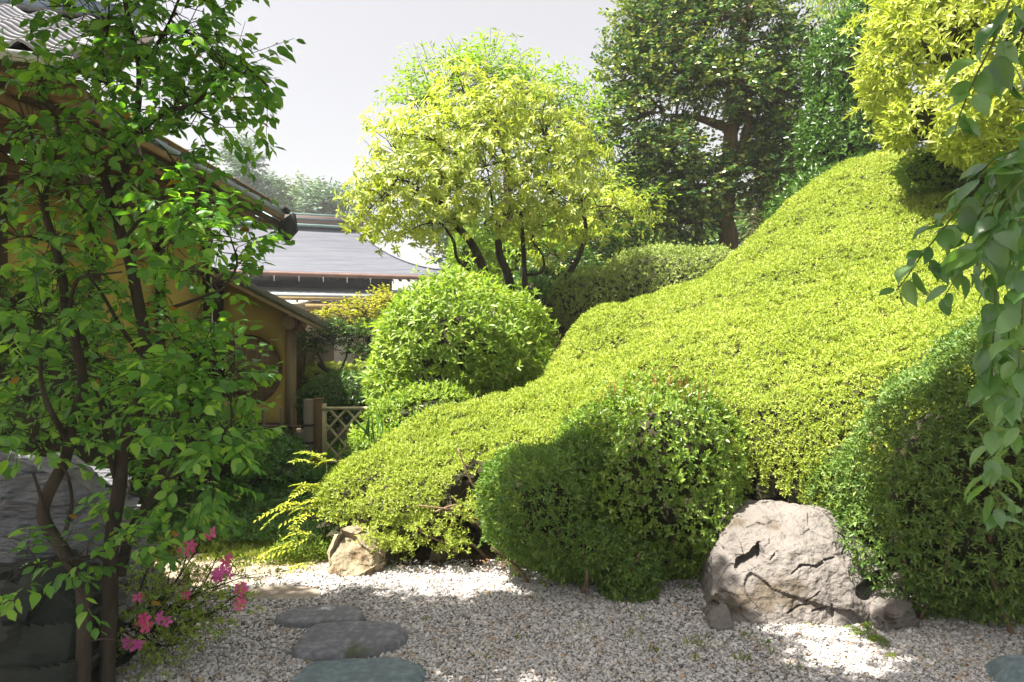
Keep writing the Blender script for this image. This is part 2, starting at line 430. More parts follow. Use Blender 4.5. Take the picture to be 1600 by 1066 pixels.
def nearest_in_view(arr, n, center=None):
    """the n leaves that show largest: in frame, and on the side of the crown that faces the viewer"""
    C, A, U, L, W = arr
    px = C[:, 0] / np.maximum(C[:, 1], .1); pz = (C[:, 2] - EYE) / np.maximum(C[:, 1], .1)
    ok = (np.abs(px) < .72) & (np.abs(pz) < .48) & (C[:, 1] > .3)
    score = L / np.maximum(C[:, 1], .2)
    if center is not None:
        score = score * (1 + .35 * np.clip((center[1] - C[:, 1]), -1, 1))
    score = np.where(ok, score * rng.uniform(.85, 1.15, len(C)), -1)
    idx = np.argsort(-score)[:n]
    return idx[score[idx] > 0]

def tangents(N):
    ref = np.where(np.abs(N[:, 2:3]) < .9, np.array([[0, 0, 1.0]]), np.array([[1.0, 0, 0]]))
    t = unit(np.cross(ref, N)); b = np.cross(N, t)
    return t, b

def rosettes(Lv, Pt, N, k, L, ratio, spread=(40, 75), jit=.35):
    """k leaves round every shoot tip"""
    n = len(Pt)
    N = unit(N + rng.normal(0, jit, (n, 3)))
    t, b = tangents(N)
    ph0 = rng.uniform(0, 2 * np.pi, n)
    L = np.broadcast_to(L, n)
    for i in range(k):
        ph = ph0 + i * 2.4 + rng.normal(0, .3, n)
        th = np.radians(rng.uniform(spread[0], spread[1], n)) * (1 if i < k - 1 else .45)
        ax = N * np.cos(th)[:, None] + (t * np.cos(ph)[:, None] + b * np.sin(ph)[:, None]) * np.sin(th)[:, None]
        ln = L * rng.uniform(.65, 1.15, n)
        Lv.add(Pt + N * (L * .12 * i)[:, None], ax, N + rng.normal(0, .25, (n, 3)), ln, ln * ratio)

def ellipsoid_shell(ells, n, depth=.08, lump=.06, f=3.0, cut=None, seed=0.0):
    """points and outward directions over the outside of a union of ellipsoids"""
    area = np.array([(r[0] * r[1] * r[2]) ** (2 / 3) for c, r in ells]); area /= area.sum()
    Ps, Ns = [], []
    for (c, r), a in zip(ells, area):
        m = int(n * a)
        d = unit(rng.normal(size=(m, 3)))
        r = np.array(r); c = np.array(c)
        p = c + d * r
        nn = unit(d / r)
        p = p + nn * (wob(p, f, seed)[:, None] * lump) - nn * np.minimum(rng.exponential(depth * .5, m), depth * 2)[:, None]
        ok = np.ones(m, bool)
        for c2, r2 in ells:
            if c2 is c or np.allclose(c2, c): continue
            ok &= (np.sum(((p - np.array(c2)) / (np.array(r2) * .93)) ** 2, 1) > 1)
        if cut is not None: ok &= cut(p)
        Ps.append(p[ok]); Ns.append(nn[ok])
    return np.concatenate(Ps), np.concatenate(Ns)

def lumps(ells, shrink, parent, name='twig_shade_core', mat=None):
    """solid dark core inside a clipped shrub: its twigs with the shade painted in"""
    mb = MB()
    for c, r in ells:
        u = np.linspace(0, np.pi, 11); v = np.linspace(0, 2 * np.pi, 18, endpoint=False)
        uu, vv = np.meshgrid(u, v, indexing='ij')
        d = np.stack([np.sin(uu) * np.cos(vv), np.sin(uu) * np.sin(vv), np.cos(uu)], -1).reshape(-1, 3)
        p = np.array(c) + d * (np.array(r) - shrink) 
        p = p + d * (wob(p, 6)[:, None] * .02)
        F = []
        for i in range(10):
            for j in range(18):
                k = (j + 1) % 18
                F.append((i * 18 + j, (i + 1) * 18 + j, (i + 1) * 18 + k, i * 18 + k))
        mb.add(p, F)
    return mb.build(name, mat or M['inner'], parent, kind='stuff')

# ------------------------------------------------------------------ trees
def grow(root, paths, clusters, leaf, barkmat, leafmat, n_parts=0, big='broad', small='oval', other=None, limb_r=.012, twig_r=.0025, twig_every=1, trunks=1, sides=8, skip_limb=False):
    """paths: [(points, r0, r1)], the first `trunks` of them trunks, the rest branches;
    clusters: [(centre, radii, number of twigs)]; leaf: dict"""
    skel = []
    for i, (pts, r0, r1) in enumerate(paths):
        sp = smooth_path(pts, 6)
        sp = sp + np.stack([wob(sp, 7, i), wob(sp, 7, i + 5), 0 * sp[:, 0]], 1) * r0 * .35
        mb = MB(); mb.tube(sp, r0, r1, sides if r0 > .02 else 5, power=.9)
        mb.build('trunk' if i < trunks else 'branch', barkmat, root, smooth=True)
        skel.append(sp[1:])
    skel = np.concatenate(skel)
    tw = MB(); Lv = Leaves()
    for ci, (c, r, nt) in enumerate(clusters):
        c = np.array(c, float); r = np.array(r, float)
        j = np.argmin(np.sum((skel - c) ** 2 * np.array([1, 1, 1.0]), 1) + .35 * np.maximum(skel[:, 2] - c[2], 0))
        s = skel[j]
        local = skel
        if not skip_limb:
            mid = (s + c) / 2 + rng.normal(0, .06, 3) * np.linalg.norm(c - s) + np.array([0, 0, .05 * np.linalg.norm(c - s)])
            lp = smooth_path([s, mid, c], 5)
            tw.tube(lp, limb_r, limb_r * .45, 5, cap=False)
            local = np.vstack([skel[np.sum((skel - c) ** 2, 1) < (r.max() * 1.2) ** 2], lp[1:]])
        d = unit(rng.normal(size=(nt, 3)))
        rad = rng.uniform(.12, 1, nt) ** .45
        p = c + d * r * rad[:, None]
        out = unit(d * .7 + unit(p - s) * .5 + rng.normal(0, .35, (nt, 3)) + np.array([0, 0, leaf.get('lift', .0)]))
        tl = rng.uniform(*leaf['twig'], nt)
        end = p + out * tl[:, None] + np.array([0, 0, -1.0]) * (leaf.get('sag', .0) * tl)[:, None]
        # twigs
        for i in range(0, nt, twig_every):
            k = np.argmin(np.sum((local - p[i]) ** 2, 1))
            a = local[k]
            m1 = a + (p[i] - a) * .55 + rng.normal(0, .02, 3)
            tw.tube(np.array([a, m1, p[i], end[i]]), twig_r * 1.8, twig_r * .6, 3, cap=False)
        n = leaf['n']
        if leaf.get('style') == 'whorl':
            dirs = unit(end - p)
            t, b = tangents(dirs)
            ph0 = rng.uniform(0, 6.28, nt)
            for i in range(n):
                ph = ph0 + i * 2.4
                th = np.radians(rng.uniform(*leaf.get('open', (50, 95)), nt))
                ax = dirs * np.cos(th)[:, None] + (t * np.cos(ph)[:, None] + b * np.sin(ph)[:, None]) * np.sin(th)[:, None]
                ax = ax + np.array([0, 0, -leaf.get('droop', .2)])
                ln = rng.uniform(*leaf['L'], nt)
                Lv.add(end - dirs * (ln * .06 * i)[:, None], ax, dirs + rng.normal(0, .25, (nt, 3)) + np.array([0, 0, .4]), ln, ln * leaf['ratio'])
        else:
            dirs = unit(end - p)
            side = unit(np.cross(dirs, np.array([0, 0, 1.0])) + 1e-6)
            for i in range(n):
                t_ = (i + .6) / n
                sg = 1 if i % 2 else -1
                base = p + (end - p) * t_
                ax = dirs * rng.uniform(.35, .8, (nt, 1)) + side * sg * rng.uniform(.6, 1.1, (nt, 1)) + np.array([0, 0, -leaf.get('droop', .3)]) * rng.uniform(.3, 1.6, (nt, 1)) + rng.normal(0, .2, (nt, 3))
                ln = rng.uniform(*leaf['L'], nt)
                Lv.add(base + unit(ax) * .012, ax, np.array([0, 0, 1.0]) + rng.normal(0, leaf.get('tilt', .35), (nt, 3)), ln, ln * leaf['ratio'])
    if tw.n: tw.build('twigs', barkmat, root, kind='stuff')
    arr = Lv.arrays()
    idx = np.arange(len(arr[0]))
    if n_parts:
        ctr = np.mean([c for c, r, n in clusters], 0)
        top = nearest_in_view(arr, n_parts, ctr)
        leaf_objects('leaf', sel(arr, top), leafmat, root, big)
        keep = np.ones(len(idx), bool); keep[top] = False
        idx = idx[keep]
    if other:
        om, share = other
        pick = rng.random(len(idx)) < share
        leaf_mesh('foliage', sel(arr, idx[pick]), om, root, small)
        idx = idx[~pick]
    leaf_mesh('foliage', sel(arr, idx), leafmat, root, small)
    return arr

# ------------------------------------------------------------------ stones
def hull_stone(name, pts, mat, parent=None, cuts=4, amp=.02, f=6.0, seed=0.0, ridged=.0, smooth_it=1, origin=None, layers=None, chips=0.0):
    bm = bmesh.new()
    for p in pts: bm.verts.new(tuple(p))
    r = bmesh.ops.convex_hull(bm, input=bm.verts)
    junk = [g for g in r['geom_interior'] + r['geom_unused'] if isinstance(g, bmesh.types.BMVert)]
    if junk: bmesh.ops.delete(bm, geom=list(set(junk)), context='VERTS')
    bmesh.ops.triangulate(bm, faces=bm.faces)
    for _ in range(cuts):
        bmesh.ops.subdivide_edges(bm, edges=bm.edges, cuts=1, use_grid_fill=True)
        bmesh.ops.triangulate(bm, faces=bm.faces)
        if _ < smooth_it:
            bmesh.ops.smooth_vert(bm, verts=bm.verts, factor=.14, use_axis_x=True, use_axis_y=True, use_axis_z=True)
    bm.normal_update()
    sv = Vector((seed * 3.1, seed * 1.7, -seed))
    for v in bm.verts:
        q = v.co * f + sv
        h = mnoise.fractal(q, 1.0, 2.1, 5) * amp
        if ridged:
            w = mnoise.ridged_multi_fractal(q * .55, 1.0, 2.2, 4, 1.0, 2.0)
            h -= max(0, w - 1.15) * ridged
        if chips:       # flaked faces: every flake is a small plane of its own
            for fq, am in ((2.2, 1.0), (5.5, .30)):
                wq = Vector((v.co.x * 1.0, v.co.y * 1.0, v.co.z * 1.25)) * fq + sv
                wq = wq + .22 * mnoise.noise_vector(wq * 1.3)
                d, pt = mnoise.voronoi(wq, distance_metric='DISTANCE')
                c = Vector(pt[0]); hsh = mnoise.cell_vector(c * 37.7 + Vector((.5, .5, .5)))
                e = min(1, (d[1] - d[0]) / .07)
                h += am * chips * ((hsh.x - .5) + (wq - c).dot(hsh - Vector((.5, .5, .5))) * 1.3) * (.75 + .25 * e)
        if layers:
            fr, am = layers
            z = (v.co.z + .06 * mnoise.noise(v.co * 1.5 + sv) + .05 * v.co.x) * fr
            saw = z - math.floor(z)
            h += am * (saw ** 2 * .9 - .4) 
        v.co = v.co + v.normal * h
    me = bpy.data.meshes.new(name); bm.to_mesh(me); bm.free()
    me.materials.append(mat)
    if origin is not None:
        me.transform(Matrix.Translation(-Vector(origin)))
    o = bpy.data.objects.new(name, me); COL.objects.link(o)
    if origin is not None: o.location = Vector(origin)
    if parent is not None: o.parent = parent
    return o

def slab_stone(name, cx, cy, rx, ry, rot, top, mat, label, seed, group=None, bottom=-.05, power=2.6):
    rs = random.Random(seed)
    ph = [rs.uniform(0, 6.28) for _ in range(6)]
    nA, rows = 56, [(1.00, 0.0), (1.03, .35), (1.02, .7), (.985, .9), (.94, .985), (.85, 1.0), (.7, 1.0), (.5, 1.0), (.28, 1.0), (.1, 1.0)]
    V = []
    for rr, hh in rows:
        for j in range(nA):
            a = 2 * math.pi * j / nA
            e = (abs(math.cos(a)) ** power + abs(math.sin(a)) ** power) ** (-1 / power)
            k = e * (1 + .06 * math.sin(2 * a + ph[0]) + .05 * math.sin(3 * a + ph[1]) + .02 * math.sin(5 * a + ph[2]) + .012 * math.sin(9 * a + ph[3]))
            x, y = rx * k * rr * math.cos(a), ry * k * rr * math.sin(a)
            z = bottom + (top - bottom) * hh
            if hh > .6: z += .006 * mnoise.fractal(Vector((x * 7 + seed, y * 7, 0)), 1, 2, 4)
            V.append((x * math.cos(rot) - y * math.sin(rot), x * math.sin(rot) + y * math.cos(rot), z))
    F = []
    for i in range(len(rows) - 1):
        for j in range(nA):
            k = (j + 1) % nA
            F.append((i * nA + j, i * nA + k, (i + 1) * nA + k, (i + 1) * nA + j))
    F.append([(len(rows) - 1) * nA + j for j in range(nA)])
    mb = MB(); mb.add(V, F)
    o = mb.build(name, mat, smooth=True)
    o.location = (cx, cy, 0)
    tag(o, label, 'stepping stone', group)
    return o

# ------------------------------------------------------------------ the lie of the land
def sm(t):
    t = np.clip(t, 0, 1); return t * t * (3 - 2 * t)
def land(x, y):
    x = np.asarray(x, float); y = np.asarray(y, float)
    d = .55 * x + .83 * y
    return 3.2 * sm((d - 5.0) / 8.0) * sm((x + 1.8) / 2.5)

def axis(lo, hi, fine_lo, fine_hi, step, grow_=1.25):
    a = list(np.arange(fine_lo, fine_hi + 1e-6, step))
    s = step
    while a[-1] < hi: s *= grow_; a.append(a[-1] + s)
    s = step
    while a[0] > lo: s *= grow_; a.insert(0, a[0] - s)
    return np.array(a)
gx = axis(-400, 400, -6, 9, .25); gy = axis(-60, 700, -2, 18, .25)
X, Y = np.meshgrid(gx, gy, indexing='ij')
Z = land(X, Y) + .012 * wob(np.stack([X, Y, 0 * X], -1), 2.3) * (np.abs(X) < 20)
nx, ny = X.shape
ii = np.arange((nx - 1) * (ny - 1)); a_ = ii // (ny - 1) * ny + ii % (ny - 1)
Fg = np.stack([a_, a_ + ny, a_ + ny + 1, a_ + 1], 1)
mb = MB(); mb.add(np.stack([X, Y, Z - .02], -1).reshape(-1, 3), Fg)
g = mb.build('ground', M['soil'], smooth=True); g['kind'] = 'structure'

def sheet(name, outline, z, mat, step=None):
    """flat irregular sheet with a soft wavering edge"""
    pts = smooth_path([(*p, 0) for p in outline] + [(*outline[0], 0)], 5)[:-1]
    pts[:, 0] += .03 * wob(pts, 9); pts[:, 1] += .03 * wob(pts, 9, 3)
    c = pts.mean(0)
    n = len(pts)
    V = np.vstack([pts, c + (pts - c) * .5, c[None]])
    V[:, 2] = z
    F = [(i, (i + 1) % n, n + (i + 1) % n, n + i) for i in range(n)] + [(n + i, n + (i + 1) % n, 2 * n) for i in range(n)]
    mb = MB(); mb.add(V, F)
    o = mb.build(name, mat); o['kind'] = 'structure'
    return o, pts

gravel_outline = [(-2.5, 1.2), (-2.4, 3.0), (-2.15, 3.75), (-1.75, 4.15), (-1.45, 4.42), (-1.1, 4.52), (-.75, 4.62), (-.3, 4.62), (0.3, 4.52), (0.9, 4.4), (1.5, 4.3), (2.2, 4.0), (3.4, 3.8), (4.2, 3.0), (4.4, 1.2), (1.0, .6)]
gb, gpts = sheet('gravel_bed', gravel_outline, .012, M['gravel_bed'])
path_outline = [(-2.6, 4.0), (-2.0, 3.9), (-1.6, 4.2), (-1.2, 4.45), (-.9, 4.7), (-1.1, 4.88), (-1.5, 4.92), (-1.9, 4.96), (-2.3, 4.9), (-2.7, 4.6)]
dirt, dpts = sheet('dirt_path', path_outline, .008, M['dirt'])

def inside(px, py, poly):
    r = np.zeros(px.shape, bool)
    n = len(poly); j = n - 1
    for i in range(n):
        xi, yi, xj, yj = poly[i][0], poly[i][1], poly[j][0], poly[j][1]
        c = ((yi > py) != (yj > py)) & (px < (xj - xi) * (py - yi) / (yj - yi + 1e-12) + xi)
        r ^= c; j = i
    return r
def poly_dist(px, py, poly):
    d = np.full(px.shape, 1e9)
    n = len(poly)
    for i in range(n):
        a = np.array(poly[i][:2]); b = np.array(poly[(i + 1) % n][:2])
        e = b - a
        t = np.clip(((px - a[0]) * e[0] + (py - a[1]) * e[1]) / (e @ e + 1e-12), 0, 1)
        d = np.minimum(d, np.hypot(px - a[0] - t * e[0], py - a[1] - t * e[1]))
    return np.where(inside(px, py, poly), d, -d)

# gravel: loose pebbles
STONES = []     # (x, y, rx, ry) kept free of pebbles
def gravel():
    n = 240000
    x = rng.uniform(-2.5, 4.3, n); y = rng.uniform(2.3, 4.75, n) ** 1.0
    dd = poly_dist(x, y, gpts)
    keep = (dd > 0) | ((dd > -.22) & (rng.random(n) < .25 * (1 + dd / .22)))
    keep &= np.abs(x) < .95 * y + .8
    for sx, sy, rx, ry in STONES:
        keep &= ((x - sx) / rx) ** 2 + ((y - sy) / ry) ** 2 > 1
    x, y = x[keep], y[keep]
    n = len(x)
    co = np.stack([x, y, .014 + rng.uniform(0, .012, n) + .01 * wob(np.stack([x, y, 0 * x], 1), 5)], 1)
    me = bpy.data.meshes.new('gravel'); me.vertices.add(n); me.vertices.foreach_set('co', co.ravel().astype(np.float32))
    at = me.attributes.new('tone', 'FLOAT', 'POINT'); 
    tone = np.clip(rng.beta(2.2, 1.9, n) + .10 * wob(co, 3), 0, 1); tone[rng.random(n) < .04] = 1.0
    at.data.foreach_set('value', tone.astype(np.float32))
    sc = me.attributes.new('size', 'FLOAT', 'POINT'); sc.data.foreach_set('value', (rng.lognormal(0, .36, n) * .0053).clip(.0025, .014).astype(np.float32))
    rt = me.attributes.new('turn', 'FLOAT_VECTOR', 'POINT'); rt.data.foreach_set('vector', np.stack([rng.normal(0, .4, n), rng.normal(0, .4, n), rng.uniform(0, 6.28, n)], 1).ravel().astype(np.float32))
    o = bpy.data.objects.new('gravel', me); COL.objects.link(o); o['kind'] = 'stuff'
    tag(o, 'loose pale and grey gravel spread round the stepping stones', 'gravel')
    ng = bpy.data.node_groups.new('pebbles', 'GeometryNodeTree')
    ng.interface.new_socket('Geometry', in_out='INPUT', socket_type='NodeSocketGeometry')
    ng.interface.new_socket('Geometry', in_out='OUTPUT', socket_type='NodeSocketGeometry')
    N, L = ng.nodes, ng.links
    gi, go = N.new('NodeGroupInput'), N.new('NodeGroupOutput')
    join = N.new('GeometryNodeJoinGeometry')
    for q in range(4):
        ico = N.new('GeometryNodeMeshIcoSphere'); ico.inputs['Radius'].default_value = 1; ico.inputs['Subdivisions'].default_value = 2
        pos = N.new('GeometryNodeInputPosition')
        nz = N.new('ShaderNodeTexNoise'); nz.noise_dimensions = '4D'; nz.inputs['W'].default_value = q * 3.7; nz.inputs['Scale'].default_value = .8
        L.new(pos.outputs[0], nz.inputs['Vector'])
        sub = N.new('ShaderNodeVectorMath'); sub.operation = 'SUBTRACT'; sub.inputs[1].default_value = (.5, .5, .5); L.new(nz.outputs['Color'], sub.inputs[0])
        scl = N.new('ShaderNodeVectorMath'); scl.operation = 'SCALE'; scl.inputs['Scale'].default_value = 1.5; L.new(sub.outputs[0], scl.inputs[0])
        sp = N.new('GeometryNodeSetPosition'); L.new(ico.outputs[0], sp.inputs['Geometry']); L.new(scl.outputs[0], sp.inputs['Offset'])
        tr = N.new('GeometryNodeTransform'); tr.inputs['Scale'].default_value = [(1.25, .9, .6), (1, .8, .7), (1.1, 1, .55), (1.4, .75, .65)][q]
        L.new(sp.outputs[0], tr.inputs[0])
        smt = N.new('GeometryNodeSetMaterial'); smt.inputs['Material'].default_value = M['pebble']; L.new(tr.outputs[0], smt.inputs[0])
        g2i = N.new('GeometryNodeGeometryToInstance'); L.new(smt.outputs[0], g2i.inputs[0]); L.new(g2i.outputs[0], join.inputs[0])
    iop = N.new('GeometryNodeInstanceOnPoints'); iop.inputs['Pick Instance'].default_value = True
    L.new(gi.outputs[0], iop.inputs['Points']); L.new(join.outputs[0], iop.inputs['Instance'])
    rnd = N.new('FunctionNodeRandomValue'); rnd.data_type = 'INT'; rnd.inputs[4].default_value = 0; rnd.inputs[5].default_value = 3
    L.new(rnd.outputs[2], iop.inputs['Instance Index'])
    a1 = N.new('GeometryNodeInputNamedAttribute'); a1.data_type = 'FLOAT'; a1.inputs['Name'].default_value = 'size'; L.new(a1.outputs[0], iop.inputs['Scale'])
    a2 = N.new('GeometryNodeInputNamedAttribute'); a2.data_type = 'FLOAT_VECTOR'; a2.inputs['Name'].default_value = 'turn'
    e2r = N.new('FunctionNodeEulerToRotation'); L.new(a2.outputs[0], e2r.inputs[0]); L.new(e2r.outputs[0], iop.inputs['Rotation'])
    L.new(iop.outputs[0], go.inputs[0])
    md = o.modifiers.new('pebbles', 'NODES'); md.node_group = ng

# ------------------------------------------------------------------ main house (long eave running away from the viewer)
def main_house():
    t = thing('temple_house', 'ochre walled temple building with deep eaves and blue grey sheet roof', 'house', (-4.6, 8, 0))
    xw = -4.62
    # plaster wall in bays between posts
    ys = [4.9, 6.3, 7.75, 9.2, 10.62]
    for i in range(4):
        m = MB(); m.box((xw - .06, (ys[i] + ys[i + 1]) / 2, 1.75), (.1, ys[i + 1] - ys[i] - .13, 2.5)); m.build('wall', M['plaster'], t)
    for y in ys:
        m = MB(); m.box((xw, y, 1.6), (.13, .13, 3.2)); m.build('post', M['dark_wood'], t, bevel=.006)
    m = MB(); m.bar((xw + .02, 4.8, .46), (xw + .02, 10.7, .46), .14, .14); m.build('sill_beam', M['dark_wood'], t, bevel=.006)
    m = MB(); m.bar((xw + .015, 4.8, 2.55), (xw + .015, 10.7, 2.55), .09, .11); m.build('tie_beam', M['wood'], t, bevel=.006)
    m = MB(); m.bar((xw, 4.8, 3.08), (xw, 10.7, 3.08), .16, .2); m.build('wall_plate', M['wood'], t, bevel=.006)
    # lower shutters and a dark doorway near the viewer's end
    for y0, y1 in ((4.97, 5.6), (5.6, 6.23)):
        m = MB(); m.box((xw + .03, (y0 + y1) / 2, 1.25), (.03, y1 - y0 - .02, 1.35)); m.build('shutter', M['dark_wood'], t, bevel=.004)
    # foundation
    m = MB(); m.box((xw - .3, 7.8, .18), (.9, 6.0, .36)); m.build('foundation', M['grey_rock'], t)
    # roof
    ex, ez, pit = -3.5, 3.42, .44
    y0, y1 = 4.75, 10.85
    def roofpt(u, y): return np.array([ex - u, y, ez + u * pit + .012 * u * u])
    us = np.linspace(0, 4.6, 12); V = []; F = []
    for k, dz in enumerate((0.07, 0.0)):
        for u in us:
            for y in (y0, y1): V.append(roofpt(u, y) + np.array([0, 0, dz]))
    n = len(us)
    for i in range(n - 1):
        F.append((2 * i, 2 * i + 1, 2 * i + 3, 2 * i + 2)); b = 2 * n
        F.append((b + 2 * i, b + 2 * i + 2, b + 2 * i + 3, b + 2 * i + 1))
    b = 2 * n
    F += [(0, b, b + 1, 1)]
    for i in range(n - 1):
        F += [(2 * i, 2 * i + 2, b + 2 * i + 2, b + 2 * i), (2 * i + 1, b + 2 * i + 1, b + 2 * i + 3, 2 * i + 3)]
    m = MB(); m.add(V, F); roof = m.build('roof', M['blue_metal'], t)
    for k in range(14):           # standing seams of the sheet roof
        y = y0 + .2 + k * .44
        m = MB(); m.tube([roofpt(u, y) + np.array([0, 0, .075]) for u in us], .014, .014, 4); m.build('seam', M['blue_metal'], roof)
    # layered eave boards under the sheet edge
    for k, (dx, dz, h, mat) in enumerate(((.03, -.045, .085, 'wood'), (.10, -.125, .07, 'dark_wood'), (.16, -.195, .06, 'wood'))):
        m = MB(); m.bar((ex - dx, y0 + .02 * k, ez + dz + .02), (ex - dx, y1 - .03 * k, ez + dz + .02), .05, h); m.build('eave_board', M[mat], t, bevel=.004)
    m = MB(); m.bar((ex - .65, y0 + .05, ez + .02), (ex - .65, y1 - .05, ez + .02), 1.05, .02, up=(-pit, 0, 1)); 
    m.build('soffit', M['wood'], t)
    for k in range(21):
        y = y0 + .15 + k * .285
        m = MB(); m.bar((ex - .18, y, ez - .16 + .0), (xw + .02, y, ez - .16 + (-(xw + .02) + ex - .18) * .36), .06, .075); m.build('rafter', M['wood_y'], t, bevel=.004)
    # gable verge with dark end tiles and its grey green bargeboard
    m = MB()
    for k in range(16):
        u = k * .28
        c = roofpt(u, y1 + .02) + np.array([0, 0, .1])
        m.tube([c + np.array([.0, -.12, 0]), c + np.array([0, .1, 0])], .05, .05, 10)
    m.build('verge_tiles', M['black'], t, kind='stuff')
    m = MB(); a = roofpt(-.07, y1); 
    m.add([a + np.array([.06, .0, .1]), a + np.array([.10, 0, -.18]), a + np.array([-.06, 0, -.36]), a + np.array([-.2, 0, -.3]), a + np.array([-.16, 0, -.05]),
           a + np.array([.06, .13, .1]), a + np.array([.10, .13, -.18]), a + np.array([-.06, .13, -.36]), a + np.array([-.2, .13, -.3]), a + np.array([-.16, .13, -.05])],
          [(0, 1, 2, 3, 4), (9, 8, 7, 6, 5), (0, 5, 6, 1), (1, 6, 7, 2), (2, 7, 8, 3), (3, 8, 9, 4), (4, 9, 5, 0)])
    m.build('ridge_end_tile', M['black'], t, bevel=.012)
    m = MB()
    q = [roofpt(u, y1 + .13) for u in np.linspace(-.02, 4.5, 10)]
    for i in range(9):
        m.bar(q[i] + np.array([0, 0, -.14]), q[i + 1] + np.array([0, 0, -.14]), .045, .24, up=(0, 0, 1))
    m.build('bargeboard', M['verdigris'], t)
    # gable wall
    m = MB(); m.box((xw - 1.6, 10.66, 1.7), (3.1, .1, 3.2)); m.build('gable_wall', M['plaster'], t)
    # box gutter with a bright lip under the eave
    m = MB(); m.box((-3.98, 7.35, 2.95), (.16, 1.9, .13)); gut = m.build('box_gutter', M['dark_wood'], t, bevel=.006)
    m = MB(); m.box((-3.90, 7.35, 3.025), (.03, 1.9, .015)); m.build('gutter_lip', M['steel'], gut)
    return t

# ------------------------------------------------------------------ tiled wing nearest the viewer
def tiled_wing():
    ang = R(20)
    t = thing('tiled_wing', 'low wing with wavy grey clay tile roof beside the leafy tree', 'house', (-3.22, 4.577, 0), ang)
    # local: x along the eave, y up the slope (away), z up
    W, EXP, slope = .313, .147, math.atan(.51)
    ca, sa = math.cos(slope), math.sin(slope)
    us = np.linspace(0, 1, 13)
    prof = .052 * np.exp(-(us / .23) ** 2) + .052 * np.exp(-((us - 1) / .13) ** 2) - .012 * np.sin(np.pi * us) ** 2
    ln = EXP * 1.35
    V = []
    for (y, z) in ((0, 0), (0, .020), (ln, -.006)):
        for u, p in zip(us, prof): V.append((u * W, y, p + z))
    F = []
    n = len(us)
    for i in range(n - 1):
        F.append((i, i + 1, n + i + 1, n + i)); F.append((n + i, n + i + 1, 2 * n + i + 1, 2 * n + i))
    m = MB(); m.add(V, F); me = m.mesh('tile', None, M['tile'], True)
    eave_z = 3.36
    rf = MB(); rf.box((-1.0, 1.17 * ca, eave_z - .05 + 1.17 * sa), (3.1, 2.36, .06), Matrix.Rotation(slope, 3, 'X')); roof = rf.build('roof', M['dark_wood'], t, local=True)
    for r in range(16):
        for c in range(-6, 2):
            o = bpy.data.objects.new('tile', me); COL.objects.link(o); o.parent = roof
            d = r * EXP
            o.location = (-.30 + c * W + random.uniform(-.003, .003), d * ca, eave_z + d * sa + .035 + random.uniform(0, .003))
            o.rotation_euler = (slope + .02, 0, random.uniform(-.008, .008))
    # rounded verge tiles along the free end
    for r in range(8):
        d = r * .30
        m = MB(); x = -.30 + 2 * W + .02
        a = np.array([x, d * ca - .02, eave_z + d * sa + .06]); b = np.array([x, (d + .32) * ca - .02, eave_z + (d + .32) * sa + .05])
        m.tube([a, b], .062, .055, 12); m.build('verge_tile', M['tile'], t, local=True, smooth=True)
    # eave gutter and boards
    m = MB(); m.tube([(-2.6, -.06, eave_z - .015), (.33, -.06, eave_z - .025)], .035, .035, 10); m.build('gutter', M['steel'], t, local=True, smooth=True)
    m = MB(); m.bar((-2.6, .03, eave_z - .06), (.3, .03, eave_z - .06), .035, .09); m.build('eave_board', M['dark_wood'], t, local=True, bevel=.004)
    for k in range(10):
        x = -2.5 + k * .3
        m = MB(); m.bar((x, .05, eave_z - .1), (x, 1.0, eave_z - .1 + .5), .05, .06); m.build('rafter', M['wood_y'], t, local=True, bevel=.004)
    m = MB(); m.bar((-2.6, .55, eave_z - .02), (.28, .55, eave_z - .02), .11, .13); m.build('purlin', M['wood'], t, local=True, bevel=.006)
    m = MB(); m.box((-1.75, 1.0, 1.55), (1.7, .1, 3.1)); m.build('wall', M['plaster'], t, local=True)
    # upper roof of folded sheet above the tiles
    m = MB(); y0 = 2.16
    b0 = np.array([0, y0, eave_z + y0 / ca * sa + .13])
    up = np.array([0, ca, sa])
    m.box(b0 + up * .5 + np.array([-1.2, 0, 0]), (3.3, 1.0, .05), Matrix.Rotation(slope, 3, 'X')); ur = m.build('upper_roof', M['blue_metal'], t, local=True)
    for k in range(6):
        m = MB(); c = b0 + up * (.08 + k * .16) + np.array([0, 0, .032])
        m.bar(c + np.array([-2.8, 0, 0]), c + np.array([.44, 0, 0]), .012, .014, up=(0, -sa, ca)); m.build('seam', M['blue_metal'], ur, local=True)
    m = MB(); m.box(b0 + np.array([-1.2, .12, -.06]), (3.1, .06, .14)); m.build('upper_eave_board', M['black'], t, local=True)
    return t

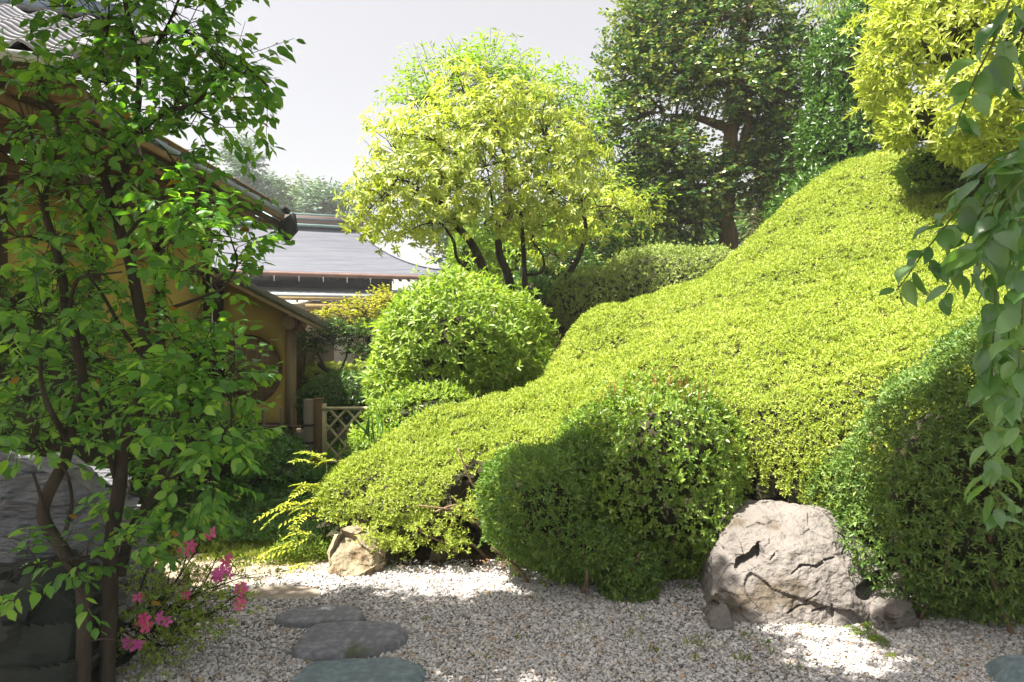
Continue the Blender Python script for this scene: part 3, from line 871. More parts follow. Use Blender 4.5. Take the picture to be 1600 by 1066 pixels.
# ------------------------------------------------------------------ tea house with the round window
def tea_house():
    t = thing('tea_house', 'small ochre tea house with round lattice window and sloping bark roof', 'tea house', (-3.6, 10.5, 0))
    yf = 10.5; s = FPX / yf
    def X_(px): return (px - 800) / s
    def Z_(py): return EYE - (py - 533) / s
    xl, xr = X_(344), X_(448)
    cx, cz, r = X_(385), Z_(579), 56 / s
    zt = lambda x: Z_(440) + (x - X_(360)) * (-.5) - .02
    # wall with a round opening: ring of quads out to the edges
    n = 64; V = []; F = []
    zb = .12
    for y in (yf, yf + .13):
        for i in range(n):
            a = 2 * math.pi * i / n
            V.append((cx + r * math.cos(a), y, cz + r * math.sin(a)))
        for i in range(n):
            a = 2 * math.pi * i / n
            dx, dz = math.cos(a), math.sin(a)
            ts = []
            if dx > 1e-6: ts.append((xr - cx) / dx)
            if dx < -1e-6: ts.append((xl - cx) / dx)
            if dz < -1e-6: ts.append((zb - cz) / dz)
            den = dz + .5 * dx
            if den > 1e-6: ts.append((zt(cx) - cz) / den)
            k = min(q for q in ts if q > 0)
            V.append((cx + k * dx, y, cz + k * dz))
    for i in range(n):
        j = (i + 1) % n
        F += [(i, j, n + j, n + i), (2 * n + j, 2 * n + i, 3 * n + i, 3 * n + j), (i, 2 * n + i, 2 * n + j, j), (n + i, n + j, 3 * n + j, 3 * n + i)]
    m = MB(); m.add(V, F); m.build('wall', M['plaster'], t)
    m = MB(); m.box(((xl + xr) / 2, yf + .9, 1.1), (xr - xl, .08, 2.0)); m.box((xr - .05, yf + 1.5, 1.0), (.1, 2.6, 1.7)); m.build('back_wall', M['shade_room'], t)
    # round window frame, lattice and dim paper
    m = MB(); m.box((cx, yf + .16, cz), (2 * r + .1, .02, 2 * r + .1)); win = m.build('window', M['paper'], t)
    m = MB(); a = np.linspace(0, 2 * np.pi, 49)
    m.tube(np.stack([cx + (r + .004) * np.cos(a), 0 * a + yf + .03, cz + (r + .004) * np.sin(a)], 1), .017, .017, 6); m.build('frame', M['dark_wood'], win, smooth=True)
    for px in (365, 381, 397, 406, 415, 349):
        x = X_(px); h = math.sqrt(max(r * r - (x - cx) ** 2, 0))
        if h > .05:
            m = MB(); m.bar((x, yf + .09, cz - h), (x, yf + .09, cz + h), .016, .016, up=(0, 1, 0)); m.build('lattice_bar', M['pale_wood'], win)
    for py in (547, 565, 574, 590, 597, 612):
        z = Z_(py); h = math.sqrt(max(r * r - (z - cz) ** 2, 0))
        m = MB(); m.bar((cx - h, yf + .106, z), (cx + h, yf + .106, z), .014, .014); m.build('lattice_bar', M['pale_wood'], win)
    # posts
    m = MB(); m.tube([(X_(455), yf - .02, .1), (X_(455), yf - .02, 1.0), (X_(455.5), yf - .02, Z_(512))], [.085, .08, .075], None, 14); m.build('post', M['pale_post'], t, smooth=True)
    m = MB(); m.box((X_(342.5), yf - .01, 1.25), (.13, .14, 2.5)); m.build('corner_post', M['dark_wood'], t, bevel=.008)
    m = MB(); m.bar((xl, yf + .03, .2), (xr, yf + .03, .2), .12, .16); m.build('sill_beam', M['dark_wood'], t, bevel=.006)
    s_ = hull_stone('foundation_stone', [(X_(455) + dx, yf - .02 + dy, z) for dx, dy, z in ((-.2, -.15, 0), (.2, -.17, 0), (.18, .18, 0), (-.2, .16, 0), (-.13, -.1, .13), (.13, -.1, .14), (.12, .12, .13), (-.12, .1, .14))], M['grey_rock'], t, 3, .008, origin=None)
    s_.data.transform(Matrix.Translation(-Vector(ORIGIN[t.name])))
    # purlin with round log end
    pz = Z_(506); px_ = X_(460.5)
    m = MB(); m.tube([(px_, yf - .30, pz), (px_, yf + .3, pz)], .098, .10, 18); pur = m.build('purlin', M['wood_y'], t, smooth=False)
    for rr in (.088, .062, .036):
        m = MB(); a = np.linspace(0, 2 * np.pi, 29); m.tube(np.stack([px_ + rr * np.cos(a), 0 * a + yf - .302, pz + rr * np.sin(a)], 1), .005, .005, 4, cap=False); m.build('growth_ring', M['pale_wood'], pur)
    # sloping roof: boards, bark sheet, bargeboard, rafters
    A = np.array([X_(372), 0, Z_(446)]); B = np.array([X_(517), 0, Z_(520)])
    dvec = (B - A) / np.linalg.norm(B - A); nrm = np.array([-dvec[2], 0, dvec[0]])
    y0, y1 = yf - .38, yf + .34
    def slab(off, th, a, b, ya, yb, name, mat):
        m = MB()
        p = [A + dvec * a + nrm * off, A + dvec * b + nrm * off, A + dvec * b + nrm * (off + th), A + dvec * a + nrm * (off + th)]
        m.add([q + np.array([0, ya, 0]) for q in p] + [q + np.array([0, yb, 0]) for q in p], [(0, 1, 2, 3), (7, 6, 5, 4), (0, 4, 5, 1), (1, 5, 6, 2), (2, 6, 7, 3), (3, 7, 4, 0)])
        return m.build(name, M[mat], t, bevel=.004)
    Lr = np.linalg.norm(B - A)
    slab(.055, .035, -.4, Lr + .04, y0 - .02, y1, 'roof', 'bark_roof')
    slab(-.005, .058, -.4, Lr, y0, y0 + .05, 'bargeboard', 'pale_wood')
    for k in range(8):
        a = -.35 + k * (Lr + .35) / 8
        slab(.028, .024, a + .004, a + (Lr + .35) / 8 - .004, y0 + .052, y1, 'roof_board', 'wood_y')
    for k in range(2):
        y = y0 + .24 + k * .3
        slab(-.035, .06, -.3, Lr - .02, y, y + .055, 'rafter', 'pale_wood')
    m = MB(); e = A + dvec * (Lr - .03) + nrm * -.02
    m.bar(e + np.array([0, y0 + .06, 0]), e + np.array([0, y1, 0]), .03, .07); m.build('eave_batten', M['pale_wood'], t)
    return t

M['shade_room'] = rough_mat("painted_shade_wall", [(.05, .04, .025), (.08, .06, .04)], 3, 3, .9, 0)  # dim interior painted as a dark wall colour
M['pale_post'] = rough_mat("round_cedar_post", [(.25, .19, .10), (.38, .30, .16)], 7, 6, .6, .2, 20, (1, 1, .1), .35)
M['bark_roof'] = rough_mat("bark_roof", [(.05, .055, .035), (.13, .125, .08)], 9, 7, .95, .8, 30, (1, 1, 1), .1)

# ------------------------------------------------------------------ far hall
def far_hall():
    t = thing('temple_hall', 'distant hall with broad grey sheet roof and copper gutter behind the tea house', 'hall', (-9.5, 24, 0), R(18))
    ze, zr, depth = 3.92, 6.22, 4.6
    xtip, x0 = 7.6, -4.0
    rows, cols = 30, 40
    def zv(v): return ze + (zr - ze) * (.62 * v + .38 * v * v)
    def xr(v): return xtip - 3.3 * v ** .62 + .25 * v
    V = []; F = []
    for i in range(rows + 1):
        for step in (0, 1):
            v = min(1, (i + 0) / rows)
            z = zv(v) + (.0 if step == 0 else .028)
            y = v * depth
            for j in range(cols + 1):
                x = x0 + (xr(v) - x0) * j / cols
                lift = .16 * max(0, (x - (xr(v) - 1.6)) / 1.6) ** 2 * (1 - v)
                V.append((x, y, z + lift))
    n = cols + 1
    for i in range(2 * rows + 1):
        for j in range(cols):
            F.append((i * n + j, i * n + j + 1, (i + 1) * n + j + 1, (i + 1) * n + j))
    m = MB(); m.add(V, F); roof = m.build('roof', M['roof_sheet'], t, local=True)
    # hip roll at the free end
    hip = [(xr(v), v * depth, zv(v) + .05 + .16 * (1 - v)) for v in np.linspace(0, 1, 16)]
    m = MB(); m.tube(hip, .05, .06, 6); m.build('hip_roll', M['roof_sheet'], roof, local=True)
    # ridge box with its copper caps
    xe = xr(1) + .3
    m = MB(); m.box(((x0 + xe) / 2, depth + .1, zr + .26), (xe - x0, .42, .40)); rg = m.build('ridge', M['ridge_brown'], t, local=True)
    m = MB(); m.box(((x0 + xe) / 2, depth + .1, zr + .50), (xe - x0 + .1, .56, .07)); m.build('ridge_cap', M['verdigris'], rg, local=True)
    m = MB(); m.box(((x0 + xe) / 2, depth - .05, zr + .03), (xe - x0 + .04, .62, .09)); m.build('ridge_flashing', M['verdigris'], rg, local=True)
    m = MB(); m.box(((x0 + xe) / 2, depth - .12, zr + .33), (xe - x0, .03, .05)); m.build('ridge_band', M['blue_metal'], rg, local=True)
    # gutter, hooks, rafters
    m = MB(); gx_ = np.linspace(x0, xtip - .25, 12)
    m.tube([(x, -.12, ze - .09) for x in gx_], .085, .085, 10); gut = m.build('gutter', M['copper'], t, local=True, smooth=True)
    for k in range(13):
        x = -3.6 + k * .82
        m = MB(); m.bar((x, -.14, ze - .06), (x, -.14, ze - .34), .03, .03, up=(0, 1, 0)); m.bar((x, -.2, ze - .19), (x, .1, ze - .19), .03, .03); m.build('gutter_hook', M['steel'], gut, local=True)
    m = MB(); m.box(((x0 + xtip) / 2, .25, ze - .09), (xtip - x0 - .3, .5, .06)); m.build('fascia', M['wood'], t, local=True)
    for k in range(34):
        x = x0 + .1 + k * .32
        if x < xtip - .3:
            m = MB(); m.bar((x, -.02, ze - .19), (x, 1.6, ze - .19 + .55), .09, .11); m.build('rafter', M['dark_wood'], t, local=True)
    m = MB(); m.box(((x0 + 5.6) / 2, 1.5, ze - .25), (5.6 - x0, .1, 1.3)); m.build('upper_wall', M['black'], t, local=True)
    # lower lean-to roof
    zl = 3.02
    m = MB(); a, b = np.array([0, -.55, zl]), np.array([0, 1.45, zl + .36])
    m.add([(x0, *a[1:]), (6.3, *a[1:]), (6.3, *b[1:]), (x0, *b[1:]), (x0, a[1], a[2] + .09), (6.3, a[1], a[2] + .09), (6.3, b[1], b[2] + .09), (x0, b[1], b[2] + .09)],
          [(3, 2, 1, 0), (4, 5, 6, 7), (0, 1, 5, 4), (2, 3, 7, 6), (1, 2, 6, 5), (3, 0, 4, 7)])
    m.build('lower_roof', M['pale_sheet'], t, local=True)
    m = MB(); m.bar((x0, -.45, zl - .05), (6.25, -.45, zl - .05), .07, .1); m.build('lower_eave_board', M['pale_wood'], t, local=True)
    for k in range(24):
        x = x0 + .2 + k * .42
        m = MB(); m.bar((x, -.46, zl - .15), (x, 1.4, zl + .17), .075, .085); m.build('lower_rafter', M['pale_wood'], t, local=True)
    m = MB(); m.bar((x0, .25, zl - .33), (6.0, .25, zl - .33), .16, .26); m.build('beam', M['pale_wood'], t, local=True)
    for x in (-3.0, -1.2, .6, 2.42, 4.2, 5.95):
        m = MB(); m.box((x, .25, 1.3), (.15, .15, 2.64)); m.build('post', M['wood'], t, local=True)
    m = MB(); m.box(((x0 + 6) / 2, 1.4, 1.5), (6 - x0, .1, 3.0)); m.build('wall', M['white_wall'], t, local=True)
    m = MB(); m.box(((x0 + 6) / 2, .8, .25), (6 - x0 + .4, 1.6, .5)); m.build('veranda', M['wood'], t, local=True)
    return t
M['ridge_brown'] = rough_mat("brown_ridge_board", [(.14, .10, .09), (.24, .17, .15)], 2, 6, .7, .1, 20, (.3, 1, 1))
M['pale_sheet'] = rough_mat("pale_weathered_sheet", [(.30, .34, .36), (.42, .45, .46)], 2, 6, .55, .05, 20)

# ------------------------------------------------------------------ fences
def fences():
    D = 7.8; s = FPX / D
    X_ = lambda px: (px - 800) / s
    Z_ = lambda py: EYE - (py - 533) / s
    # bamboo gate: lattice of split bamboo in a frame
    t = thing('bamboo_gate', 'pale bamboo lattice gate panel beside the brown wooden posts', 'gate', (X_(506), D, 0))
    zt, zb = Z_(638), .12
    x0, x1 = X_(506), X_(640)
    m = MB(); m.tube([(x0, D, .02), (x0, D, Z_(631))], .034, .033, 10); m.build('frame_post', M['bamboo'], t, smooth=True)
    m = MB(); m.tube([(x1, D + .05, .02), (x1, D + .05, Z_(631))], .034, .033, 10); m.build('frame_post', M['bamboo'], t, smooth=True)
    for z in (zt, zb + .05):
        m = MB(); m.tube([(x0 - .02, D - .03, z), (x1 + .03, D + .02, z)], .019, .018, 8); m.build('rail', M['bamboo'], t, smooth=True)
    sp, sl = .186, 1.12
    for sgn in (1, -1):
        k = -12
        while k < 14:
            k += 1
            # line z = zb + sl*sgn*(x - xc)
            xc = x0 + .06 + k * sp
            pts = []
            for x in np.linspace(x0, x1, 80):
                z = zb + sl * sgn * (x - xc)
                if zb <= z <= zt: pts.append((x, z))
            if len(pts) > 3:
                a, b = pts[0], pts[-1]
                y = D - .012 * sgn
                m = MB(); m.bar((a[0], y, a[1]), (b[0], y, b[1]), .012, .026, up=(-sl * sgn, 0, 1)); m.build('lattice_strip', M['bamboo'], t, bevel=.003)
    # the two square posts beside it
    a = thing('gate_post', 'tall square brown gate post next to the bamboo lattice', 'post', (X_(497), D, 0), group='wooden posts of the garden gate')
    m = MB(); m.box((X_(497.5), D, Z_(624) / 2), (.092, .11, Z_(624))); m.build('shaft', M['post_brown'], a, bevel=.008)
    m = MB(); m.box((X_(497.5), D, Z_(624) + .006), (.10, .118, .012)); m.build('top_cap', M['wood'], a)
    b = thing('gate_post', 'weathered grey gate post where the low bamboo fence ends', 'post', (X_(486), D - .04, 0), group='wooden posts of the garden gate')
    m = MB(); m.box((X_(485.5), D - .06, Z_(623) / 2), (.10, .10, Z_(623))); m.build('shaft', M['post_grey'], b, bevel=.008)
    for z in (Z_(663), Z_(690)):
        m = MB(); m.box((X_(485.5), D - .06, z), (.112, .112, .022)); m.build('cord_binding', M['cord'], b)
    # low bamboo fence
    f = thing('bamboo_fence', 'low dark bamboo fence of thin poles tied to two rails', 'fence', (X_(430), D - .05, 0))
    for px, py in ((341, 636), (366, 640), (392, 634), (413, 641), (441, 637), (457, 636), (478, 633)):
        x = X_(px); m = MB(); m.tube([(x, D - .03, 0), (x + .004, D - .03, .5), (x, D - .03, Z_(py))], .021, .019, 8); p = m.build('pole', M['old_bamboo'], f, smooth=True)
        for z in (Z_(666), Z_(692)):
            m = MB(); m.box((x, D - .06, z), (.05, .07, .04)); m.build('cord_knot', M['cord'], p)
    for z in (Z_(665), Z_(691), Z_(738)):
        m = MB(); m.tube([(X_(320), D - .075, z + .012), (X_(420), D - .075, z), (X_(486), D - .075, z - .006)], .018, .017, 8); m.build('rail', M['old_bamboo'], f, smooth=True)
M['post_brown'] = rough_mat("brown_post_wood", [(.09, .055, .03), (.19, .12, .07)], 6, 6, .8, .5, 18, (1, 1, .1), .2)
M['post_grey'] = rough_mat("grey_post_wood", [(.13, .11, .085), (.23, .20, .15)], 6, 6, .85, .5, 18, (1, 1, .1), .2)

main_house(); tiled_wing(); tea_house(); far_hall(); fences()

# ------------------------------------------------------------------ the great clipped azalea hedge that climbs the slope
def thin_plate(pts, vals, lam=.02):
    n = len(pts)
    d = np.linalg.norm(pts[:, None] - pts[None], axis=2)
    K = np.where(d > 0, d * d * np.log(np.maximum(d, 1e-9)), 0) + lam * np.eye(n)
    Pm = np.hstack([np.ones((n, 1)), pts])
    A = np.block([[K, Pm], [Pm.T, np.zeros((3, 3))]])
    w = np.linalg.solve(A, np.concatenate([vals, np.zeros(3)]))
    def f(x, y):
        q = np.stack([x.ravel(), y.ravel()], 1); out = np.empty(len(q))
        for s in range(0, len(q), 20000):
            c = q[s:s + 20000]
            dd = np.linalg.norm(c[:, None] - pts[None], axis=2)
            out[s:s + 20000] = np.where(dd > 0, dd * dd * np.log(np.maximum(dd, 1e-9)), 0) @ w[:n] + w[n] + c @ w[n + 1:]
        return out.reshape(x.shape)
    return f

def big_hedge():
    t = thing('azalea_hedge', 'huge clipped yellow green azalea hedge flowing down the slope to the gravel', 'hedge', (1.5, 5.5, 0))
    ctl = [(520, 705, 5.1), (575, 688, 5.35), (640, 663, 5.6), (700, 650, 5.8), (760, 638, 6.0), (830, 588, 6.6), (870, 512, 7.2), (930, 490, 7.8), (1000, 469, 8.2), (1100, 444, 8.6), (1155, 425, 9.0), (1200, 386, 9.3), (1300, 288, 9.8), (1380, 242, 10), (1500, 238, 10.0),
           (560, 752, 4.8), (650, 742, 4.75), (760, 722, 4.75), (900, 655, 4.95), (1050, 600, 5.05), (1180, 610, 4.85), (1300, 602, 4.65), (1400, 565, 4.6), (1550, 500, 4.5),
           (700, 690, 5.2), (900, 590, 5.8), (1000, 535, 6.5), (1150, 500, 6.6), (1300, 430, 7.0), (1450, 380, 7.2), (1550, 400, 6.0), (1250, 380, 8.2), (1400, 310, 8.6)]
    W = np.array([P(*c) for c in ctl])
    top = thin_plate(W[:, :2], W[:, 2], .01)
    edge = [(-1.40, 5.15), (-1.30, 4.86), (-1.02, 4.66), (-.75, 4.56), (-.45, 4.62), (-.26, 4.80), (-.02, 4.62), (.3, 4.58), (.7, 4.62), (1.2, 4.62), (1.6, 4.5), (2.0, 4.25), (2.5, 4.05), (3.0, 3.95), (4.2, 4.0),
            (6.5, 4.4), (6.8, 10.6), (4.6, 10.7), (3.6, 10.35), (2.6, 9.7), (1.5, 8.95), (.7, 8.25), (.35, 7.25), (.0, 6.65), (-.6, 6.3), (-1.1, 5.9)]
    ed = smooth_path([(*e, 0) for e in edge] + [(*edge[0], 0)], 4)[:-1]
    def surface(step):
        xs = np.arange(-1.6, 6.7, step); ys = np.arange(3.8, 10.8, step)
        X, Y = np.meshgrid(xs, ys, indexing='ij')
        d = poly_dist(X, Y, ed) + .05 * wob(np.stack([X, Y, 0 * X], -1), 4.0)
        q = np.stack([X, Y, 0 * X], -1)
        zt = top(X, Y) + .075 * wob(q, 2.9, 1.0) + .025 * wob(q, 8.0, 2.0)
        zb = land(X, Y) + .30 + .07 * wob(q, 5.0, 4.0) + .26 * np.exp(-((X - 1.62) / .48) ** 2 - ((Y - 4.4) / .6) ** 2) + .26 * np.exp(-((X + .30) / .20) ** 2 - ((Y - 4.7) / .4) ** 2)
        zt = np.maximum(zt, zb + .12)
        r = .42
        u = 1 - np.clip(d / r, 0, 1)
        prof = np.maximum(1 - u ** 2.3, 0) ** (1 / 2.3)
        Z = zb + (zt - zb) * prof
        ok = d > -step
        return X, Y, Z, ok
    X, Y, Z, ok = surface(.035)
    pts = np.stack([X, Y, Z], -1)
    c = ok[:-1, :-1] & ok[1:, :-1] & ok[:-1, 1:] & ok[1:, 1:]
    a, b, e, f = pts[:-1, :-1][c], pts[1:, :-1][c], pts[1:, 1:][c], pts[:-1, 1:][c]
    T = np.concatenate([np.stack([a, b, e], 1), np.stack([a, e, f], 1)])
    nr = np.cross(T[:, 1] - T[:, 0], T[:, 2] - T[:, 0]); ar = np.linalg.norm(nr, axis=1) / 2; nr = unit(nr)
    ctr = T.mean(1)
    dist = np.linalg.norm(ctr - np.array([0, 0, EYE]), axis=1)
    vis = (np.abs(ctr[:, 0]) < .95 * ctr[:, 1] + .9)
    facing = np.sum(nr * (np.array([0, 0, EYE]) - ctr), 1) / dist
    Lf = .0285 * np.clip(dist / 4.8, .95, 2.0) ** .6
    dens = 3.0 / (.6 * Lf * Lf * .36) * np.where(vis, 1, .25) * np.where(facing > -.15, 1, .3)
    cnt = dens * ar / 5
    cum = np.cumsum(cnt); n = int(cum[-1])
    k = np.searchsorted(cum, rng.uniform(0, cum[-1], n)).clip(0, len(T) - 1)
    r1, r2 = np.sqrt(rng.random(n))[:, None], rng.random(n)[:, None]
    p = T[k, 0] * (1 - r1) + T[k, 1] * r1 * (1 - r2) + T[k, 2] * r1 * r2
    nn = nr[k]
    # clipped plants make small pads with gaps between them
    pad = wob(p * [1, 1, 1.7], 11, 2) + .8 * wob(p, 25, 5)
    p = p + nn * (.022 * pad)[:, None] - nn * rng.exponential(.018, n).clip(0, .09)[:, None]
    hole = (pad < -.70) & (rng.random(n) < .6)
    hole |= (((p[:, 0] + .24) / .20) ** 2 + ((p[:, 2] - .40) / .24) ** 2 < 1 + .35 * wob(p, 14)) & (p[:, 1] < 5.0) & (rng.random(n) < .93)
    p, nn, L_ = p[~hole], nn[~hole], Lf[k][~hole]
    Lv = Leaves(); rosettes(Lv, p, nn, 5, L_, .36, (35, 78), .30)
    leaf_mesh('foliage', Lv.arrays(), M['hedge'], t, 'quad')
    X, Y, Z, ok = surface(.09)
    c = ok[:-1, :-1] & ok[1:, :-1] & ok[:-1, 1:] & ok[1:, 1:]
    c &= ~((((X + .24) / .24) ** 2 + ((Z - .36) / .28) ** 2 < 1) & (Y < 5.0))[:-1, :-1]
    idx = np.arange(X.size).reshape(X.shape)
    F = np.stack([idx[:-1, :-1][c], idx[1:, :-1][c], idx[1:, 1:][c], idx[:-1, 1:][c]], 1)
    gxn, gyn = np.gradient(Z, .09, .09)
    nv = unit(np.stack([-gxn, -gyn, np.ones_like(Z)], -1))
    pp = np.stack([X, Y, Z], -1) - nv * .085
    mb = MB(); mb.add(pp.reshape(-1, 3), F); mb.build('twig_shade_core', M['inner'], t, kind='stuff')  # dark sheet under the leaves, standing in for twigs and their shade
    # bare stems that show under the skirt
    rs = np.random.default_rng(5)
    for i in range(26):
        bx = rs.uniform(-1.1, 2.6); by = 4.95 + .12 * abs(bx) * rs.random() + rs.uniform(0, .5) - .12 * max(bx - .8, 0)
        for q in range(rs.integers(1, 4)):
            a0 = np.array([bx, by, land(bx, by) - .03])
            dx, dy = rs.normal(0, .25), -abs(rs.normal(.03, .08))
            a1 = a0 + np.array([dx * .35 + rs.normal(0, .03), dy * .4, rs.uniform(.12, .24)]); a2 = a0 + np.array([dx * .8, dy * .8, rs.uniform(.32, .45)]); a3 = a0 + np.array([dx * 1.2, dy, rs.uniform(.50, .58)])
            mb = MB(); mb.tube(smooth_path([a0, a1, a2, a3], 4), rs.uniform(.008, .016), .005, 5); mb.build('stem', M['stem'], t, smooth=True)
    # the stems that show plainest: low, arching, one of them looped
    for pl in ([(800, 880, 4.75), (775, 800, 4.68), (740, 760, 4.6), (715, 700, 4.6)], [(800, 880, 4.75), (760, 830, 4.66), (712, 800, 4.58), (655, 790, 4.5)], [(760, 872, 4.8), (735, 850, 4.72), (690, 846, 4.62), (640, 820, 4.55)],
               [(712, 868, 4.7), (704, 830, 4.66), (712, 808, 4.6), (720, 800, 4.56), (716, 790, 4.55), (700, 792, 4.56), (680, 800, 4.58)], [(820, 862, 4.75), (800, 838, 4.7), (750, 815, 4.65), (705, 775, 4.6)]):
        mb = MB(); mb.tube(smooth_path([P(*q) for q in pl], 6), .013, .006, 6); mb.build('stem', M['stem'], t, smooth=True)
    # loose sprigs hanging below the skirt
    Lv = Leaves()
    for px, py in ((690, 820), (705, 845), (725, 800), (655, 830), (620, 845), (600, 850), (745, 790), (715, 850), (760, 770), (640, 850), (580, 835)):
        n = 46; c = P(px, py, 4.55)
        q = c + rng.normal(0, 1, (n, 3)) * np.array([.05, .05, .035])
        rosettes(Lv, q, unit(rng.normal(0, .5, (n, 3)) + np.array([0, -.5, .5])), 5, .032, .34, (40, 80))
    leaf_mesh('foliage', Lv.arrays(), M['hedge'], t, 'quad')
    return top

# ------------------------------------------------------------------ clipped shrubs
def shrub(name, label, cat, ells, n, L, ratio, mat, k=5, shrink=.10, depth=.06, lump=.03, f=6, cut=None, templ='quad', spread=(40, 78), group=None, parts=0, big='oval', stems=0, up=0.0, seed=0, core=True, jit=.3):
    c0 = np.array(ells[0][0]); gz = float(land(c0[0], c0[1]))
    t = thing(name, label, cat, (c0[0], c0[1], gz), group=group)
    p, nn = ellipsoid_shell(ells, n, depth, lump, f, cut, seed)
    stray = rng.random(len(p)) < .07       # shoots that have grown out since the last clipping
    p = p + nn * (stray * rng.uniform(.3, 2.6, len(p)) * L)[:, None]
    if up: nn = unit(nn + np.array([0, 0, up]))
    Lv = Leaves(); rosettes(Lv, p, nn, k, L, ratio, spread, jit)
    arr = Lv.arrays()
    keep = np.ones(len(arr[0]), bool)
    if parts:
        idx = nearest_in_view(arr, parts, c0); leaf_objects('leaf', sel(arr, idx), mat, t, big); keep[idx] = False
    leaf_mesh('foliage', sel(arr, keep), mat, t, templ)
    if core: lumps(ells, shrink, t)
    rs = np.random.default_rng(int(seed * 7) + 3)
    for i in range(stems):
        c, r = ells[rs.integers(len(ells))]
        b = np.array([c[0] + rs.uniform(-.3, .3) * r[0], c[1] + rs.uniform(-.3, .3) * r[1], 0]); b[2] = float(land(b[0], b[1])) - .03
        e = np.array(c) + rs.normal(0, .4, 3) * np.array(r)
        mb = MB(); mb.tube(smooth_path([b, (b + e) / 2 + rs.normal(0, .05, 3), e], 5), .014, .006, 5); mb.build('stem', M['stem'], t, smooth=True)
    return t, arr

def E(px, py, D, rx, ry, rz): return (tuple(P(px, py, D)), (rx, ry, rz))

def shrubs():
    # dome with red shoots in front of the great hedge
    d, arr = shrub('privet_dome', 'rounded glossy shrub with thin red shoot tips standing before the great hedge', 'shrub',
          [E(1035, 715, 4.6, .52, .44, .52), E(985, 770, 4.5, .44, .38, .40), E(1060, 800, 4.5, .42, .36, .36), E(940, 690, 4.7, .30, .34, .26), E(1100, 690, 4.65, .28, .3, .30)], 10500, .037, .46, M['dome'], 5, .22, .07, .06, 6, stems=7, seed=1, parts=120, templ='quad')
    mb = MB(); rs = np.random.default_rng(2)
    for i in range(150):
        x, y = rs.normal(0, .23), rs.normal(0, .2)
        if (x / .5) ** 2 + (y / .42) ** 2 > .85: continue
        c = np.array(P(1030, 725, 4.55)) + np.array([x, y, .55 * math.sqrt(max(0, 1 - (x / .56) ** 2 - (y / .46) ** 2))])
        h = rs.uniform(.03, .10)
        mb.tube([c, c + np.array([rs.normal(0, .006), rs.normal(0, .006), h * .6]), c + np.array([rs.normal(0, .012), rs.normal(0, .012), h])], .0022, .001, 3, cap=False)
    mb.build('shoots', M['red_shoot'], d, kind='stuff')
    # shaded low shrub at the gravel edge
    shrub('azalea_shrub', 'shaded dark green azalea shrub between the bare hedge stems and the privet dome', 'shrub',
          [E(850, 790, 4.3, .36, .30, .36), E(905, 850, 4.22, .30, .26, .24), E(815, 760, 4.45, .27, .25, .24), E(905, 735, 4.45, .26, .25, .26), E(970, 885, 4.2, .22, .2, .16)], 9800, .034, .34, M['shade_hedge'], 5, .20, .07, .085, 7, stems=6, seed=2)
    shrub('azalea_sprout', 'low leafy azalea sprout creeping onto the gravel below the shaded shrub', 'shrub',
          [E(985, 925, 4.1, .17, .14, .08)], 420, .034, .36, M['shade_hedge'], 5, .06, .05, .03, 8, seed=3, core=False)
    # big dark hedge over the boulder
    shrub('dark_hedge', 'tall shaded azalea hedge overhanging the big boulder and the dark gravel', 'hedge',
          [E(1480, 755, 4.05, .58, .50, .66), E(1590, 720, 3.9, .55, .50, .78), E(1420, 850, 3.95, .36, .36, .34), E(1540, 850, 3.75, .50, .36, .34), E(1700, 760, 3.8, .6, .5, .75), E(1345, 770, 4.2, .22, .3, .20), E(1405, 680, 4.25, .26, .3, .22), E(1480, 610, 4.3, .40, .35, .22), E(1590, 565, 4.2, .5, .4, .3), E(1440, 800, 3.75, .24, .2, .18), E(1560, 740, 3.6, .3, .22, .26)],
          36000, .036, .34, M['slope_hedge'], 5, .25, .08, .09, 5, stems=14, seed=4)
    # round bush up the slope
    shrub('round_bush', 'rounded broad leaved bush above the low hedge, before the spreading rhododendron', 'bush',
          [E(722, 545, 7.6, .96, .85, .76), E(655, 600, 7.3, .55, .5, .5), E(640, 520, 7.8, .42, .5, .42), E(800, 520, 7.7, .5, .5, .5)], 9200, .078, .36, M['round'], 5, .40, .20, .12, 3.2, stems=5, seed=5, parts=280, templ='oval', up=.55, spread=(45, 85))
    shrub('low_bush', 'loose pale bush spilling over the back of the low hedge end', 'bush',
          [E(628, 660, 6.6, .32, .35, .24), E(680, 650, 6.7, .4, .4, .26), E(590, 690, 6.2, .26, .25, .13)], 2400, .055, .34, M['round'], 5, .12, .08, .05, 5, seed=6)
    # mound behind, at the foot of the trees
    shrub('azalea_mound', 'clipped azalea mound half in tree shade behind the great hedge', 'shrub',
          [E(1040, 452, 10.6, 1.0, .8, .64), E(920, 468, 10.4, .62, .6, .48), E(1110, 450, 10.7, .62, .6, .60)], 15500, .042, .4, M['mound'], 5, .12, .05, .03, 4, seed=7)
    shrub('evergreen_bush', 'dark evergreen bush at the foot of the rhododendron trunks', 'bush',
          [E(880, 440, 11.4, .75, .6, .62), E(960, 400, 12.0, .8, .6, .55), E(830, 470, 10.6, .4, .4, .4)], 5200, .06, .42, M['deep'], 5, .14, .10, .10, 3, seed=8)
    # above the hedge at the top of the slope
    shrub('yellow_bush', 'tall billowing yellow green bush crowning the top of the hedge slope', 'bush',
          [E(1490, 60, 7.6, .85, .8, .85), E(1540, 170, 7.3, .72, .7, .55), E(1430, 100, 7.8, .50, .6, .60), E(1620, 60, 7.2, .8, .8, .9), E(1440, 190, 7.6, .34, .5, .30), E(1500, -60, 7.7, .8, .8, .7)],
          9600, .105, .30, M['upper'], 6, .52, .2, .11, 3, seed=9, parts=280, templ='oval', up=.3, spread=(35, 80))
